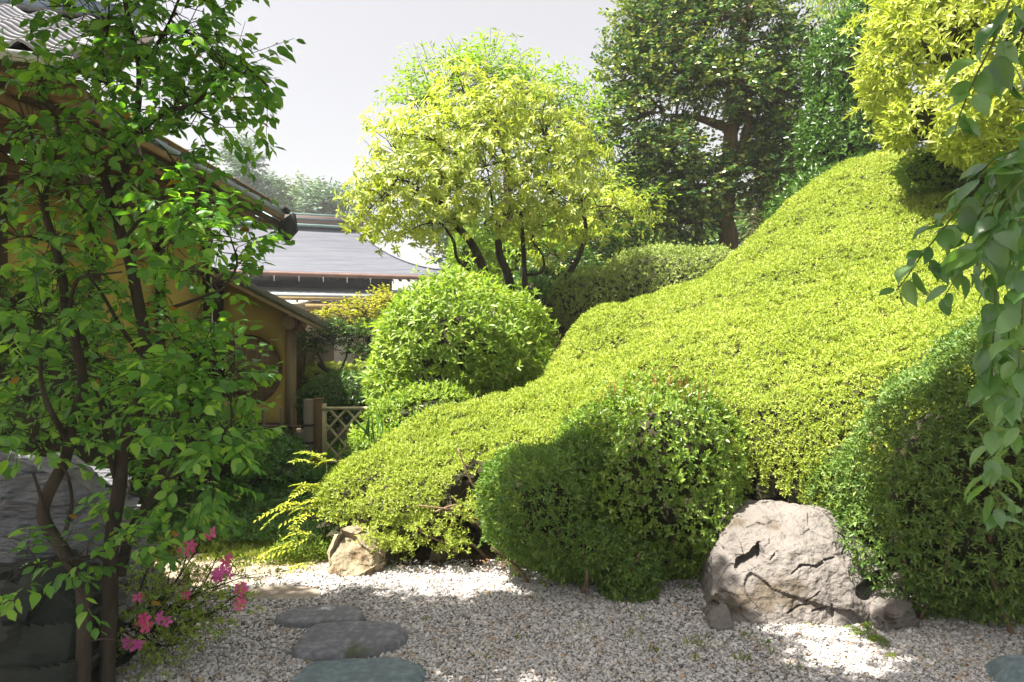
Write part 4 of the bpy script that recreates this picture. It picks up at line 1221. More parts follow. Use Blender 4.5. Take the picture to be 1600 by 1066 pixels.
    shrub('shaded_bush', 'dark green bush in the shade below the billowing yellow bush', 'bush',
          [E(1475, 262, 8.3, .5, .45, .30), E(1560, 262, 8.0, .5, .45, .32)], 3400, .042, .4, M['shade_hedge'], 5, .1, .06, .04, 4, seed=10)
    # dark clipped evergreen column
    shrub('evergreen_column', 'dense dark evergreen clipped tall beside the yellow green bush', 'tree',
          [E(1330, 110, 11.5, .68, .6, .9), E(1320, 230, 11.4, .78, .6, .95), E(1300, 330, 11.3, .9, .7, .7), E(1375, 60, 11.6, .6, .6, .8)], 8600, .10, .42, M['deep'], 5, .34, .14, .10, 2.6, seed=11, templ='quad', stems=3)
    shrub('sunny_shrub', 'sunny lime green shrub glimpsed between the rhododendron trunks', 'shrub',
          [E(735, 400, 13.0, .5, .5, .55), E(830, 390, 13.0, .8, .6, .6), E(900, 400, 13.4, .6, .6, .5), E(775, 360, 13.6, .6, .5, .6)], 3600, .085, .4, M['lime'], 5, .3, .2, .16, 2.6, seed=16)
    # the garden beyond the fence
    shrub('clipped_mound', 'sunny yellow green mound behind the bamboo gate', 'shrub',
          [E(520, 605, 11.6, .62, .5, .40), E(580, 600, 11.8, .6, .5, .36), E(470, 600, 11.8, .5, .4, .30)], 5200, .05, .36, M['hedge'], 5, .1, .06, .04, 4, seed=12)
    shrub('clipped_mound', 'dark round clipped shrub just behind the bamboo gate', 'shrub',
          [E(540, 625, 9.6, .50, .45, .34), E(505, 632, 9.4, .30, .3, .30)], 3800, .05, .36, M['deep'], 5, .1, .06, .04, 4, seed=13)
    shrub('garden_shrub', 'bushy shaded shrub behind the leafy tree and the layered rock', 'shrub',
          [E(200, 690, 5.4, .60, .5, .50), E(310, 700, 6.0, .5, .5, .45), E(110, 640, 5.3, .5, .5, .6), E(60, 560, 5.6, .6, .4, .7)], 2600, .06, .5, M['camellia'], 5, .14, .12, .08, 4, seed=14, templ='oval')
    shrub('garden_shrub', 'green bush in front of the low dark bamboo fence', 'shrub',
          [E(425, 720, 7.2, .36, .3, .24), E(455, 745, 6.8, .3, .25, .2), E(380, 740, 6.9, .4, .3, .28)], 1500, .055, .45, M['cover'], 5, .1, .1, .06, 5, seed=15)

# ------------------------------------------------------------------ trees
ADDED_CANOPY = [(np.array([-1.75, 3.0, 3.9]), (.7, .4, .35), 420), (np.array([-2.6, 1.75, 4.2]), (.9, .32, .35), 700), (np.array([-1.5, 1.75, 4.3]), (.8, .5, .35), 700), (np.array([-3.4, 2.3, 4.0]), (.85, .48, .4), 650)]  # leaf masses added above the frame to shade the gravel
def leafy_tree():
    t = thing('leafy_tree', 'multi trunked broadleaf tree with dark stems in front of the temple house', 'tree', tuple(P(150, 1080, 2.95)))
    Q = lambda *a: [P(*p) for p in a]
    paths = [
        (Q((168, 1090, 2.95), (166, 955, 2.95), (172, 850, 2.98), (185, 760, 3.0), (190, 700, 3.02), (212, 640, 3.05), (226, 560, 3.08), (220, 500, 3.1), (205, 430, 3.1), (188, 375, 3.1), (176, 327, 3.1)), .033, .022),
        (Q((132, 1090, 2.85), (126, 930, 2.85), (100, 870, 2.85), (68, 812, 2.85), (72, 775, 2.85), (102, 715, 2.86), (112, 660, 2.88), (126, 610, 2.9), (120, 550, 2.9), (106, 498, 2.92), (98, 434, 2.92), (84, 380, 2.95), (71, 340, 2.95)), .030, .015),
        (Q((185, 900, 3.0), (205, 830, 3.05), (238, 775, 3.1), (262, 700, 3.15), (272, 640, 3.2), (290, 580, 3.2)), .025, .010),
        (Q((176, 327, 3.1), (163, 285, 3.08), (165, 262, 3.05), (210, 214, 3.0), (262, 174, 2.95), (290, 168, 2.92), (335, 145, 2.9), (390, 110, 2.85)), .020, .006),
        (Q((176, 327, 3.1), (184, 298, 3.12), (200, 262, 3.15), (212, 200, 3.15), (216, 110, 3.15), (205, 55, 3.15), (190, -40, 3.15)), .022, .010),
        (Q((216, 110, 3.15), (235, 85, 3.1), (262, 40, 3.05), (290, -30, 3.05)), .010, .005),
        (Q((190, 380, 3.1), (250, 310, 3.0), (300, 300, 2.9), (350, 330, 2.85)), .009, .004),
        (Q((220, 500, 3.1), (255, 485, 2.95), (300, 470, 2.85), (350, 452, 2.75)), .011, .005),
        (Q((226, 560, 3.08), (195, 520, 3.0), (160, 460, 2.95), (140, 435, 2.9)), .012, .005),
        (Q((71, 340, 2.95), (71, 298, 2.95), (86, 240, 2.95), (88, 192, 2.92), (70, 165, 2.9), (40, 160, 2.85)), .013, .005),
        (Q((71, 340, 2.95), (62, 300, 2.92), (55, 230, 2.9), (30, 160, 2.9)), .010, .004),
        (Q((106, 498, 2.92), (120, 440, 2.85), (150, 430, 2.8), (190, 425, 2.75)), .010, .004),
        (Q((108, 690, 2.87), (80, 640, 2.8), (66, 600, 2.8), (65, 560, 2.8)), .014, .007),
        (Q((185, 760, 3.0), (168, 700, 2.95), (160, 650, 2.9), (150, 610, 2.9)), .013, .006),
        (Q((240, 772, 3.1), (280, 720, 3.0), (310, 690, 2.95), (360, 690, 2.9)), .010, .005),
        (Q((240, 772, 3.1), (290, 735, 3.1), (320, 730, 3.05)), .008, .004),
        (Q((70, 800, 2.85), (62, 770, 2.8), (52, 740, 2.78)), .010, .005),
        (Q((102, 830, 2.86), (112, 790, 2.84), (108, 750, 2.82), (95, 725, 2.8), (60, 700, 2.75)), .009, .004),
        (Q((170, 880, 2.97), (150, 870, 2.85), (100, 875, 2.7), (40, 885, 2.6)), .009, .004),
    ]
    def C(px, py, D, rx, rz, n, ry=.28):
        if 60 < px < 300 and 240 < py < 800: D += .32
        return (P(px, py, D), (rx / FPX * D, ry, rz / FPX * D), int(n * .66 * (1.0 if px > 100 and py < 700 else .7)))
    cl = ADDED_CANOPY + [C(170, 40, 3.05, 90, 80, 70), C(290, 50, 3.0, 95, 75, 80), C(350, 110, 2.9, 55, 50, 42), C(310, 175, 2.95, 70, 45, 45), C(420, 135, 2.8, 22, 20, 7, .12), C(170, 130, 3.1, 90, 70, 48),
          C(60, 120, 2.9, 70, 50, 18), C(50, 190, 2.8, 80, 50, 46), C(60, 270, 2.85, 90, 60, 48), C(150, 240, 3.0, 80, 60, 40), C(260, 235, 3.0, 60, 40, 26), C(130, 330, 2.9, 80, 60, 42), C(30, 370, 2.8, 60, 60, 30),
          C(310, 330, 2.85, 75, 40, 40), C(360, 370, 2.8, 35, 50, 30), C(270, 380, 2.9, 70, 40, 34), C(330, 430, 2.75, 45, 30, 16), C(90, 420, 2.8, 90, 45, 40), C(180, 450, 2.85, 70, 45, 30), C(60, 490, 2.75, 80, 50, 38),
          C(120, 560, 2.8, 90, 60, 46), C(270, 530, 2.9, 70, 55, 36), C(310, 560, 2.85, 70, 55, 48), C(350, 590, 2.8, 40, 65, 34), C(300, 630, 2.85, 80, 50, 46), C(350, 670, 2.8, 40, 45, 28), C(200, 600, 2.9, 80, 50, 36),
          C(50, 620, 2.75, 70, 50, 34), C(50, 680, 2.75, 70, 40, 28), C(330, 740, 2.9, 60, 50, 28), C(280, 790, 2.95, 60, 40, 24), C(210, 760, 3.0, 50, 40, 18), C(110, 890, 2.75, 110, 35, 30), C(200, 850, 2.8, 70, 40, 22), C(30, 890, 2.55, 40, 30, 8), C(180, 1000, 2.85, 30, 30, 4),
          C(220, -70, 3.1, 170, 70, 60), C(110, 10, 2.95, 40, 40, 10), C(90, -70, 3.0, 100, 50, 14)]
    grow(t, paths, cl, dict(L=(.040, .066), ratio=.60, n=9, twig=(.09, .21), droop=.5, tilt=.45, lift=.15, sag=.15), M['bark'], M['camellia'], n_parts=300, big='broad', small='oval', other=(M['yellow_leaf'], .008), limb_r=.006, twig_r=.0016, trunks=3)

def spreading_trees():
    Q = lambda *a: [P(*p) for p in a]
    def C(px, py, D, rx, rz, n, ry=.6): return (P(px, py, D), (rx / FPX * D, ry, rz / FPX * D), n)
    # pale green tree behind the rhododendron
    t = thing('lime_tree', 'fresh lime green tree rising behind the rhododendron', 'tree', tuple(P(800, 420, 13)))
    grow(t, [(Q((800, 430, 13), (795, 350, 13), (790, 250, 13), (770, 150, 13)), .14, .04), (Q((793, 300, 13), (850, 220, 13), (900, 180, 13)), .06, .02), (Q((790, 260, 13), (720, 190, 13), (680, 150, 13)), .06, .02)],
         [C(700, 140, 13, 75, 45, 150), C(760, 115, 13, 60, 35, 130), C(820, 150, 13, 80, 40, 130), C(890, 190, 13, 65, 60, 170), C(930, 230, 13, 35, 60, 100), C(650, 160, 12.8, 40, 30, 60), C(840, 220, 13.2, 90, 60, 120), C(700, 210, 13.2, 80, 60, 120), C(950, 300, 13, 50, 50, 90), C(980, 330, 12.6, 50, 40, 80)],
         dict(L=(.09, .15), ratio=.34, n=9, twig=(.25, .5), droop=.45, tilt=.4, lift=.2), M['bark_brown'], M['lime'], small='quad', limb_r=.02, twig_r=.005, twig_every=2)
    # rhododendron
    t = thing('rhododendron_tree', 'spreading pale leaved rhododendron tree with crooked forked trunks', 'tree', tuple(P(800, 470, 9.8)))
    paths = [(Q((760, 470, 9.6), (756, 425, 9.6), (742, 390, 9.5), (715, 355, 9.4), (695, 325, 9.3), (672, 300, 9.2)), .075, .03),
             (Q((805, 470, 9.8), (795, 430, 9.8), (782, 400, 9.8), (780, 370, 9.8), (785, 350, 9.8), (800, 320, 9.8), (795, 280, 9.8)), .07, .028),
             (Q((818, 490, 10), (820, 430, 10), (818, 390, 10), (815, 340, 10), (812, 290, 10)), .05, .02),
             (Q((860, 480, 10.2), (880, 440, 10.2), (905, 400, 10.2), (915, 360, 10.2), (910, 310, 10.2)), .06, .02),
             (Q((738, 430, 9.4), (715, 405, 9.3), (708, 375, 9.2), (690, 350, 9.1), (680, 335, 9.1)), .028, .014),
             (Q((780, 370, 9.8), (772, 340, 9.7), (768, 320, 9.6)), .03, .014), (Q((820, 430, 10), (845, 425, 9.9), (848, 400, 9.8), (830, 375, 9.8)), .025, .01),
             (Q((695, 325, 9.3), (650, 290, 9.1), (620, 280, 9.0)), .022, .01), (Q((672, 300, 9.2), (690, 240, 9.2), (720, 200, 9.3)), .022, .01), (Q((795, 280, 9.8), (780, 220, 9.7), (750, 180, 9.6)), .025, .01), (Q((812, 290, 10), (860, 230, 9.9), (880, 200, 9.9)), .02, .01)]
    cl = [C(620, 240, 9.1, 50, 55, 52), C(600, 310, 9.0, 45, 55, 50), C(575, 330, 9.0, 25, 40, 18), C(650, 300, 8.9, 60, 50, 56), C(680, 220, 9.2, 60, 45, 60), C(740, 190, 9.4, 70, 40, 66), C(800, 170, 9.6, 70, 40, 60), C(850, 210, 9.6, 60, 50, 58), C(760, 260, 9.2, 80, 55, 80), C(700, 290, 9.0, 55, 40, 46),
          C(850, 290, 9.5, 75, 50, 70), C(900, 250, 9.8, 45, 45, 42), C(890, 330, 9.6, 65, 45, 56), C(940, 335, 11.7, 55, 40, 50), C(985, 345, 11.9, 40, 35, 40), C(840, 350, 9.8, 55, 35, 36), C(920, 385, 11.4, 50, 30, 34), C(690, 345, 9.0, 45, 22, 16), C(790, 335, 9.5, 45, 25, 18), C(860, 395, 10.4, 40, 25, 16), C(640, 360, 9.0, 45, 20, 14), C(740, 320, 9.3, 40, 25, 18), C(720, 140, 9.8, 40, 25, 26)]
    cl = [(c, r, int(n * 2.1)) for c, r, n in cl]
    grow(t, paths, cl, dict(L=(.07, .125), ratio=.32, n=8, twig=(.12, .26), style='whorl', open=(45, 100), droop=.35, lift=.35), M['bark'], M['rhodo'], n_parts=300, big='oval', small='oval', other=(M['maple'], .02), limb_r=.016, twig_r=.004, twig_every=4, trunks=4)
    # tall glossy evergreen
    t = thing('evergreen_tree', 'tall glossy dark evergreen tree with stout brown trunk behind the mound', 'tree', tuple(P(1140, 410, 13)))
    paths = [(Q((1140, 430, 13), (1138, 360, 13), (1136, 300, 13), (1140, 240, 13), (1150, 190, 13), (1150, 120, 13), (1165, 40, 13), (1195, -60, 13)), .20, .08),
             (Q((1138, 300, 13), (1165, 210, 12.9), (1168, 150, 12.8), (1150, 100, 12.8)), .11, .04), (Q((1140, 200, 13), (1090, 185, 12.9), (1040, 180, 12.8)), .10, .03), (Q((1130, 330, 13), (1112, 300, 12.8), (1098, 270, 12.7)), .06, .02), (Q((1150, 190, 13), (1210, 150, 13), (1245, 110, 13)), .08, .025), (Q((1140, 250, 13), (1180, 260, 13), (1220, 290, 13)), .05, .02), (Q((1195, -60, 13), (1200, 10, 13), (1215, -40, 13)), .05, .02)]
    cl = [C(1020, 40, 12.8, 70, 60, 150), C(990, 110, 12.8, 55, 50, 130), C(1060, 110, 12.6, 75, 50, 170), C(1010, 180, 12.7, 60, 45, 130), C(1110, 40, 12.8, 80, 60, 160), C(1200, 60, 13, 60, 60, 130), C(1130, 130, 12.5, 70, 40, 120), C(1200, 150, 13, 60, 55, 140), C(1235, 100, 13, 35, 60, 90), C(1220, 220, 13, 45, 45, 100), C(1180, 200, 13.3, 50, 50, 90), C(1050, 240, 12.6, 55, 40, 130), C(1090, 290, 12.6, 60, 40, 130), C(1030, 290, 12.8, 45, 35, 80), C(1160, 270, 12.9, 50, 35, 80), C(1010, 240, 12.8, 40, 35, 70), C(1200, 290, 13, 45, 35, 70), C(1060, 0, 12.9, 100, 50, 120), C(1160, -30, 13, 90, 50, 120), C(1070, 345, 12.9, 50, 30, 70)]
    cl = [(c, r, int(n * 1.7)) for c, r, n in cl]
    grow(t, paths, cl, dict(L=(.08, .125), ratio=.55, n=9, twig=(.16, .34), droop=.25, tilt=.9, lift=.25), M['bark_brown'], M['dark_tree'], small='quad', limb_r=.025, twig_r=.006, twig_every=2, trunks=1)
    # its slimmer neighbours
    for lab, pth, cls in (('slender evergreen with sunlit pale brown trunk beside the stout one', [(Q((1098, 420, 13.4), (1092, 360, 13.4), (1085, 310, 13.4), (1080, 270, 13.4)), .10, .06), (Q((1075, 400, 13.4), (1060, 360, 13.4), (1040, 345, 13.4)), .04, .02)], [C(1060, 300, 13.8, 50, 40, 70), C(1020, 350, 13.8, 50, 40, 90), C(990, 380, 13.6, 40, 30, 70)]),
                          ('slender evergreen leaning where the hedge slope meets the dark column', [(Q((1190, 410, 14), (1195, 350, 14), (1205, 310, 14), (1190, 270, 14)), .09, .05), (Q((1195, 350, 14), (1215, 330, 14), (1225, 300, 14)), .05, .02)], [C(1215, 300, 14, 50, 40, 90), C(1180, 340, 14.4, 50, 40, 60), C(1235, 340, 14, 30, 30, 50)])):
        t = thing('slender_tree', lab, 'tree', tuple(pth[0][0][0]), group='slender trees behind the mound')
        grow(t, pth, cls, dict(L=(.075, .11), ratio=.5, n=8, twig=(.16, .34), droop=.25, tilt=.6, lift=.2), M['bark_brown'], M['dark_tree'], small='quad', limb_r=.02, twig_r=.006, twig_every=2)
    # willowy tree in the gap of sky
    t = thing('willowy_tree', 'feathery drooping tree above the dark evergreen column', 'tree', tuple(P(1330, 330, 16)))
    grow(t, [(Q((1345, 330, 16), (1340, 150, 16), (1335, 0, 16), (1335, -80, 16)), .14, .05)], [C(1315, 20, 16, 45, 40, 110), C(1340, -20, 16, 60, 50, 110), C(1300, -30, 16, 40, 40, 70)],
         dict(L=(.12, .2), ratio=.13, n=9, twig=(.3, .6), droop=1.3, tilt=.5, sag=.5), M['bark_brown'], M['lime'], small='quad', limb_r=.02, twig_r=.004, twig_every=2)
    # crooked pruned tree behind the gate
    t = thing('pruned_tree', 'low crooked pruned tree with dark flat crown behind the bamboo gate', 'tree', tuple(P(545, 620, 10.4)))
    paths = [(Q((542, 640, 10.4), (545, 590, 10.4), (528, 586, 10.4), (508, 578, 10.35), (496, 568, 10.3)), .05, .03), (Q((545, 590, 10.4), (570, 582, 10.4), (582, 560, 10.4)), .04, .02), (Q((508, 578, 10.35), (500, 560, 10.3), (492, 540, 10.3)), .025, .012), (Q((528, 586, 10.4), (540, 560, 10.4), (545, 535, 10.4)), .02, .01)]
    grow(t, paths, [C(505, 525, 10.3, 30, 18, 60, .3), C(540, 520, 10.4, 35, 20, 70, .3), C(575, 530, 10.4, 30, 22, 60, .3), C(490, 540, 10.3, 20, 12, 30, .25), C(560, 550, 10.4, 30, 12, 34, .25)],
         dict(L=(.05, .075), ratio=.4, n=8, twig=(.08, .16), droop=.1, tilt=.5, lift=.3), M['bark'], M['deep'], small='quad', limb_r=.012, twig_r=.004)
    t = thing('young_maple', 'small golden green maple under the eaves of the far hall', 'tree', tuple(P(575, 620, 12)))
    grow(t, [(Q((580, 625, 12), (575, 560, 12), (570, 510, 12)), .05, .02)], [C(560, 492, 12, 50, 16, 90, .35), C(590, 480, 12, 35, 16, 70, .35), C(610, 470, 12.1, 25, 12, 50, .3), C(530, 500, 11.9, 30, 12, 44, .3), C(590, 505, 12, 40, 14, 60, .35)],
         dict(L=(.05, .09), ratio=.5, n=7, twig=(.12, .25), droop=.2, tilt=.5, lift=.2), M['bark_brown'], M['maple'], small='quad', limb_r=.012, twig_r=.004)

def far_trees():
    rs = np.random.default_rng(8)
    def C(px, py, D, rx, rz, n, ry): return (P(px, py, D), (rx / FPX * D, ry, rz / FPX * D), n)
    spec = [(385, 262, 62, 34, 58, 'far_dark', 'tall bluish conifer far beyond the eaves of the temple house'), (425, 305, 66, 30, 32, 'far_dark', 'middle height far tree between the tallest conifer and the hall roof'), (460, 312, 64, 26, 30, 'far_leaf', 'pale feathery far tree over the hall ridge'), (505, 316, 60, 32, 28, 'far_dark', 'broad far tree above the middle of the hall ridge'), (545, 322, 66, 28, 26, 'far_leaf', 'pale far tree above the hall ridge beside the rhododendron')]
    for px, py, D, rx, rz, mat, lab in spec:
        t = thing('far_tree', lab, 'tree', (P(px, py, D)[0], D, 0), group='far trees beyond the hall')
        b = P(px, 533, D); b[2] = 0
        cl = [C(px, py, D, rx * .7, rz * .8, 50, 1.2)]
        for k in range(7): cl.append(C(px + rs.uniform(-1, 1) * rx * .9, py + rs.uniform(-.7, 1.3) * rz, D + rs.uniform(-1, 1), rx * .42, rz * .3, 30, .8))
        grow(t, [([b, b + (P(px, py + rz, D) - b) * .7, P(px, py - rz * .7, D)], .35, .05)], cl, dict(L=(.4, .62), ratio=.35, n=8, twig=(.6, 1.3), droop=.3, tilt=.7, lift=.2), M['bark_brown'], M[mat], small='quad', limb_r=.08, twig_r=.02, twig_every=3)
    # trees that close the view between the nearer trunks
    spec = [(715, 395, 36, 75, 62, 'deep', 'shadowy tree beyond the free end of the hall roof'), (640, 520, 26, 70, 30, 'far_leaf', 'low far tree in front of the white hall wall'), (800, 400, 22, 110, 70, 'lime', 'sunlit tree seen between the rhododendron trunks'), (950, 330, 20, 60, 60, 'lime', 'sunlit tree between the rhododendron and the tall evergreen'), (1060, 370, 22, 90, 60, 'lime', 'bright green tree behind the slender trunks'), (1190, 350, 20, 70, 60, 'deep', 'deep green tree closing the gap behind the stout trunk'), (1235, 250, 24, 40, 40, 'far_leaf', 'pale hazy tree in the gap beside the dark evergreen column'), (1265, 300, 20, 45, 55, 'deep', 'deep green tree at the foot of the evergreen column')]
    for px, py, D, rx, rz, mat, lab in spec:
        base = P(px, 533, D); base[2] = float(land(base[0], base[1]))
        t = thing('background_tree', lab, 'tree', tuple(base), group='trees closing the garden view')
        cl = [C(px, py, D, rx * .6, rz * .6, 90, 1.0)]
        for k in range(9): cl.append(C(px + rs.uniform(-1, 1) * rx, py + rs.uniform(-.8, 1.0) * rz, D + rs.uniform(-1.2, 1.2), rx * .4, rz * .36, 55, .8))
        topz = P(px, py - rz * .5, D)
        grow(t, [([base, (base + topz) / 2 + np.array([.1, 0, 0]), topz], .14, .04)], cl, dict(L=(.13 * D / 20, .22 * D / 20), ratio=.42, n=8, twig=(.3, .6), droop=.25, tilt=.6, lift=.2), M['bark_brown'], M[mat], small='quad', limb_r=.03, twig_r=.008, twig_every=3)

def added_shade_tree():  # unseen tree, put in and shaped for the shade it casts
    t = thing('added_shade_tree', 'added unseen broadleaf tree that shades the layered rocks and the gravel', 'tree', (-4.75, 2.3, 0))
    b = np.array([-4.75, 2.3, 0])
    cl = [((-4.25, 2.75, 4.1), (.8, .5, .4), 900), ((-3.5, 2.35, 4.3), (.7, .45, .4), 700), ((-4.9, 2.2, 4.4), (.8, .7, .5), 300), ((-3.7, 2.9, 4.0), (.5, .35, .3), 400), ((-3.15, 2.85, 4.4), (.55, .4, .3), 240), ((-1.95, 2.78, 4.4), (.4, .38, .3), 260), ((-1.55, 3.35, 4.4), (.38, .45, .22), 330), ((-1.5, 2.7, 4.4), (.36, .45, .25), 330)]
    grow(t, [([b, b + [.05, 0, 1.5], b + [-.05, .1, 3.0], b + [.1, .1, 4.2]], .12, .04), ([b + [-.03, .08, 2.7], b + [.5, .3, 3.6], b + [.9, .4, 4.1]], .05, .02)], cl,
         dict(L=(.07, .11), ratio=.6, n=9, twig=(.2, .4), droop=.4, tilt=.5), M['bark'], M['camellia'], small='quad', limb_r=.02, twig_r=.004, twig_every=3)

def weeping_tree():
    t = thing('weeping_tree', 'weeping tree whose long leafy strands hang before the hedge slope', 'tree', (2.75, 1.1, 0))
    base = np.array([2.75, 1.1, 0])
    tr = smooth_path([base, base + [.05, .1, 1.2], base + [-.1, .3, 2.4], base + [-.35, .6, 3.4], base + [-.6, .9, 4.2]], 5)
    mb = MB(); mb.tube(tr, .10, .05, 10); mb.build('trunk', M['bark'], t, smooth=True)
    D = 1.95
    strands = [([(1640, 190), (1590, 232), (1552, 248), (1515, 300), (1480, 350), (1440, 400), (1412, 440), (1400, 455)], 1.95), ([(1640, 235), (1590, 290), (1560, 340), (1520, 395), (1490, 440), (1478, 460)], 1.9), ([(1600, -20), (1578, 0), (1552, 66), (1522, 125), (1500, 180), (1490, 212)], 1.85), ([(1625, -10), (1600, 50), (1575, 110), (1560, 140)], 1.9),
               ([(1620, 220), (1585, 260), (1562, 330), (1556, 450), (1551, 560), (1549, 700), (1557, 780), (1566, 822)], 2.0), ([(1640, 260), (1605, 300), (1585, 400), (1578, 500), (1575, 620), (1590, 700)], 2.1), ([(1640, 300), (1610, 360), (1598, 480), (1592, 600), (1600, 680)], 1.9), ([(1620, 240), (1560, 275), (1530, 340), (1505, 390), (1500, 420)], 2.05), ([(1640, 210), (1600, 250), (1565, 300), (1545, 360), (1540, 420), (1535, 450)], 2.1)]
    Lv = Leaves()
    for pl, D in strands:
        pts = np.array([P(x, y, D + .02 * i) for i, (x, y) in enumerate(pl)])
        sp = smooth_path(pts, 6)
        # carry the strand up to the crown
        sp = np.vstack([smooth_path([tr[-4] + np.array([0, .1, 0]), (tr[-4] + sp[0]) / 2 + [0, 0, .45], sp[0]], 5)[:-1], sp])
        mb = MB(); mb.tube(sp, .0055, .0014, 5); mb.build('strand', M['green_stem'], t, smooth=True)
        seg = np.linalg.norm(np.diff(sp, axis=0), axis=1); cum = np.concatenate([[0], np.cumsum(seg)])
        s = cum[-1] - .02; i = 0
        while s > cum[-1] - np.linalg.norm(np.diff(pts, axis=0), axis=1).sum():
            p = np.array([np.interp(s, cum, sp[:, q]) for q in range(3)])
            p2 = np.array([np.interp(min(s + .02, cum[-1]), cum, sp[:, q]) for q in range(3)])
            d = unit((p2 - p)[None])[0] if s + .001 < cum[-1] else unit((sp[-1] - sp[-2])[None])[0]
            sd = np.cross(d, [0, -1, .2]); sd /= np.linalg.norm(sd)
            for sg in ((1, -1) if rng.random() < .55 else ((1,) if i % 2 else (-1,))):
                ax = d * rng.uniform(.2, .6) + sd * sg * rng.uniform(.35, 1.0) + np.array([0, -.25 * rng.random(), -.55 * rng.uniform(.5, 1.5)])
                ln = rng.uniform(.055, .10) * (.65 + .35 * min(1, (cum[-1] - s) / .12))
                ax = ax + rng.normal(0, .28, 3)
                Lv.add((p + unit(ax[None])[0] * rng.uniform(.008, .03))[None], ax[None], (np.array([-.35, -.25, 1.0]) + rng.normal(0, .4, 3))[None], ln, ln * rng.uniform(.55, .68))
            s -= rng.uniform(.020, .034); i += 1
    arr = Lv.arrays()
    leaf_objects('leaf', arr, M['weep'], t, 'serrate')
    # unseen crown masses added overhead, placed to shade the gravel and the dark hedge
    Lv = Leaves(); tw = MB()
    for c, r, n in ADDED_CROWN:
        c = np.array(c)
        for k in range(n):
            p = c + unit(rng.normal(size=(1, 3)))[0] * np.array(r) * rng.random() ** .4
            q = p + np.array([rng.normal(0, .1), rng.normal(0, .1), -rng.uniform(.2, .45)])
            if k % 9 == 0: tw.tube([c, (c + p) / 2 + [0, 0, .1], p, q], .006, .002, 3, cap=False)
            m = 9
            base_ = p + (q - p) * rng.random((m, 1))
            Lv.add(base_, rng.normal(0, 1, (m, 3)) + [0, 0, -.6], rng.normal(0, .6, (m, 3)) + [0, 0, 1], rng.uniform(.06, .095, m), .05)
        tw.tube(smooth_path([tr[-1], (tr[-1] + c) / 2 + [0, 0, .3], c], 4), .03, .012, 6, cap=False)
    tw.build('branches', M['bark'], t, kind='stuff'); leaf_mesh('foliage', Lv.arrays(), M['weep'], t, 'quad')
ADDED_CROWN = [((1.35, 2.1, 4.3), (.7, .6, .45), 380), ((.45, 2.05, 4.4), (.65, .6, .4), 560), ((1.0, 2.92, 4.5), (.6, .40, .3), 620), ((1.75, 2.85, 4.5), (.55, .45, .3), 420), ((.45, 3.0, 4.6), (.40, .28, .22), 380), ((-1.45, 2.85, 4.4), (.35, .28, .2), 330), ((.05, 2.72, 4.5), (.4, .2, .2), 280), ((.6, 2.6, 4.5), (.6, .4, .3), 420), ((0, 2.25, 4.5), (.5, .33, .25), 450), ((-.95, 2.1, 4.45), (.45, .33, .25), 380), ((-.45, 1.75, 4.4), (.7, .5, .35), 600), ((.2, .9, 4.3), (.7, .6, .4), 250), ((1.5, .8, 4.2), (.7, .6, .4), 200), ((2.3, 2.4, 4.3), (.5, .6, .4), 200)]

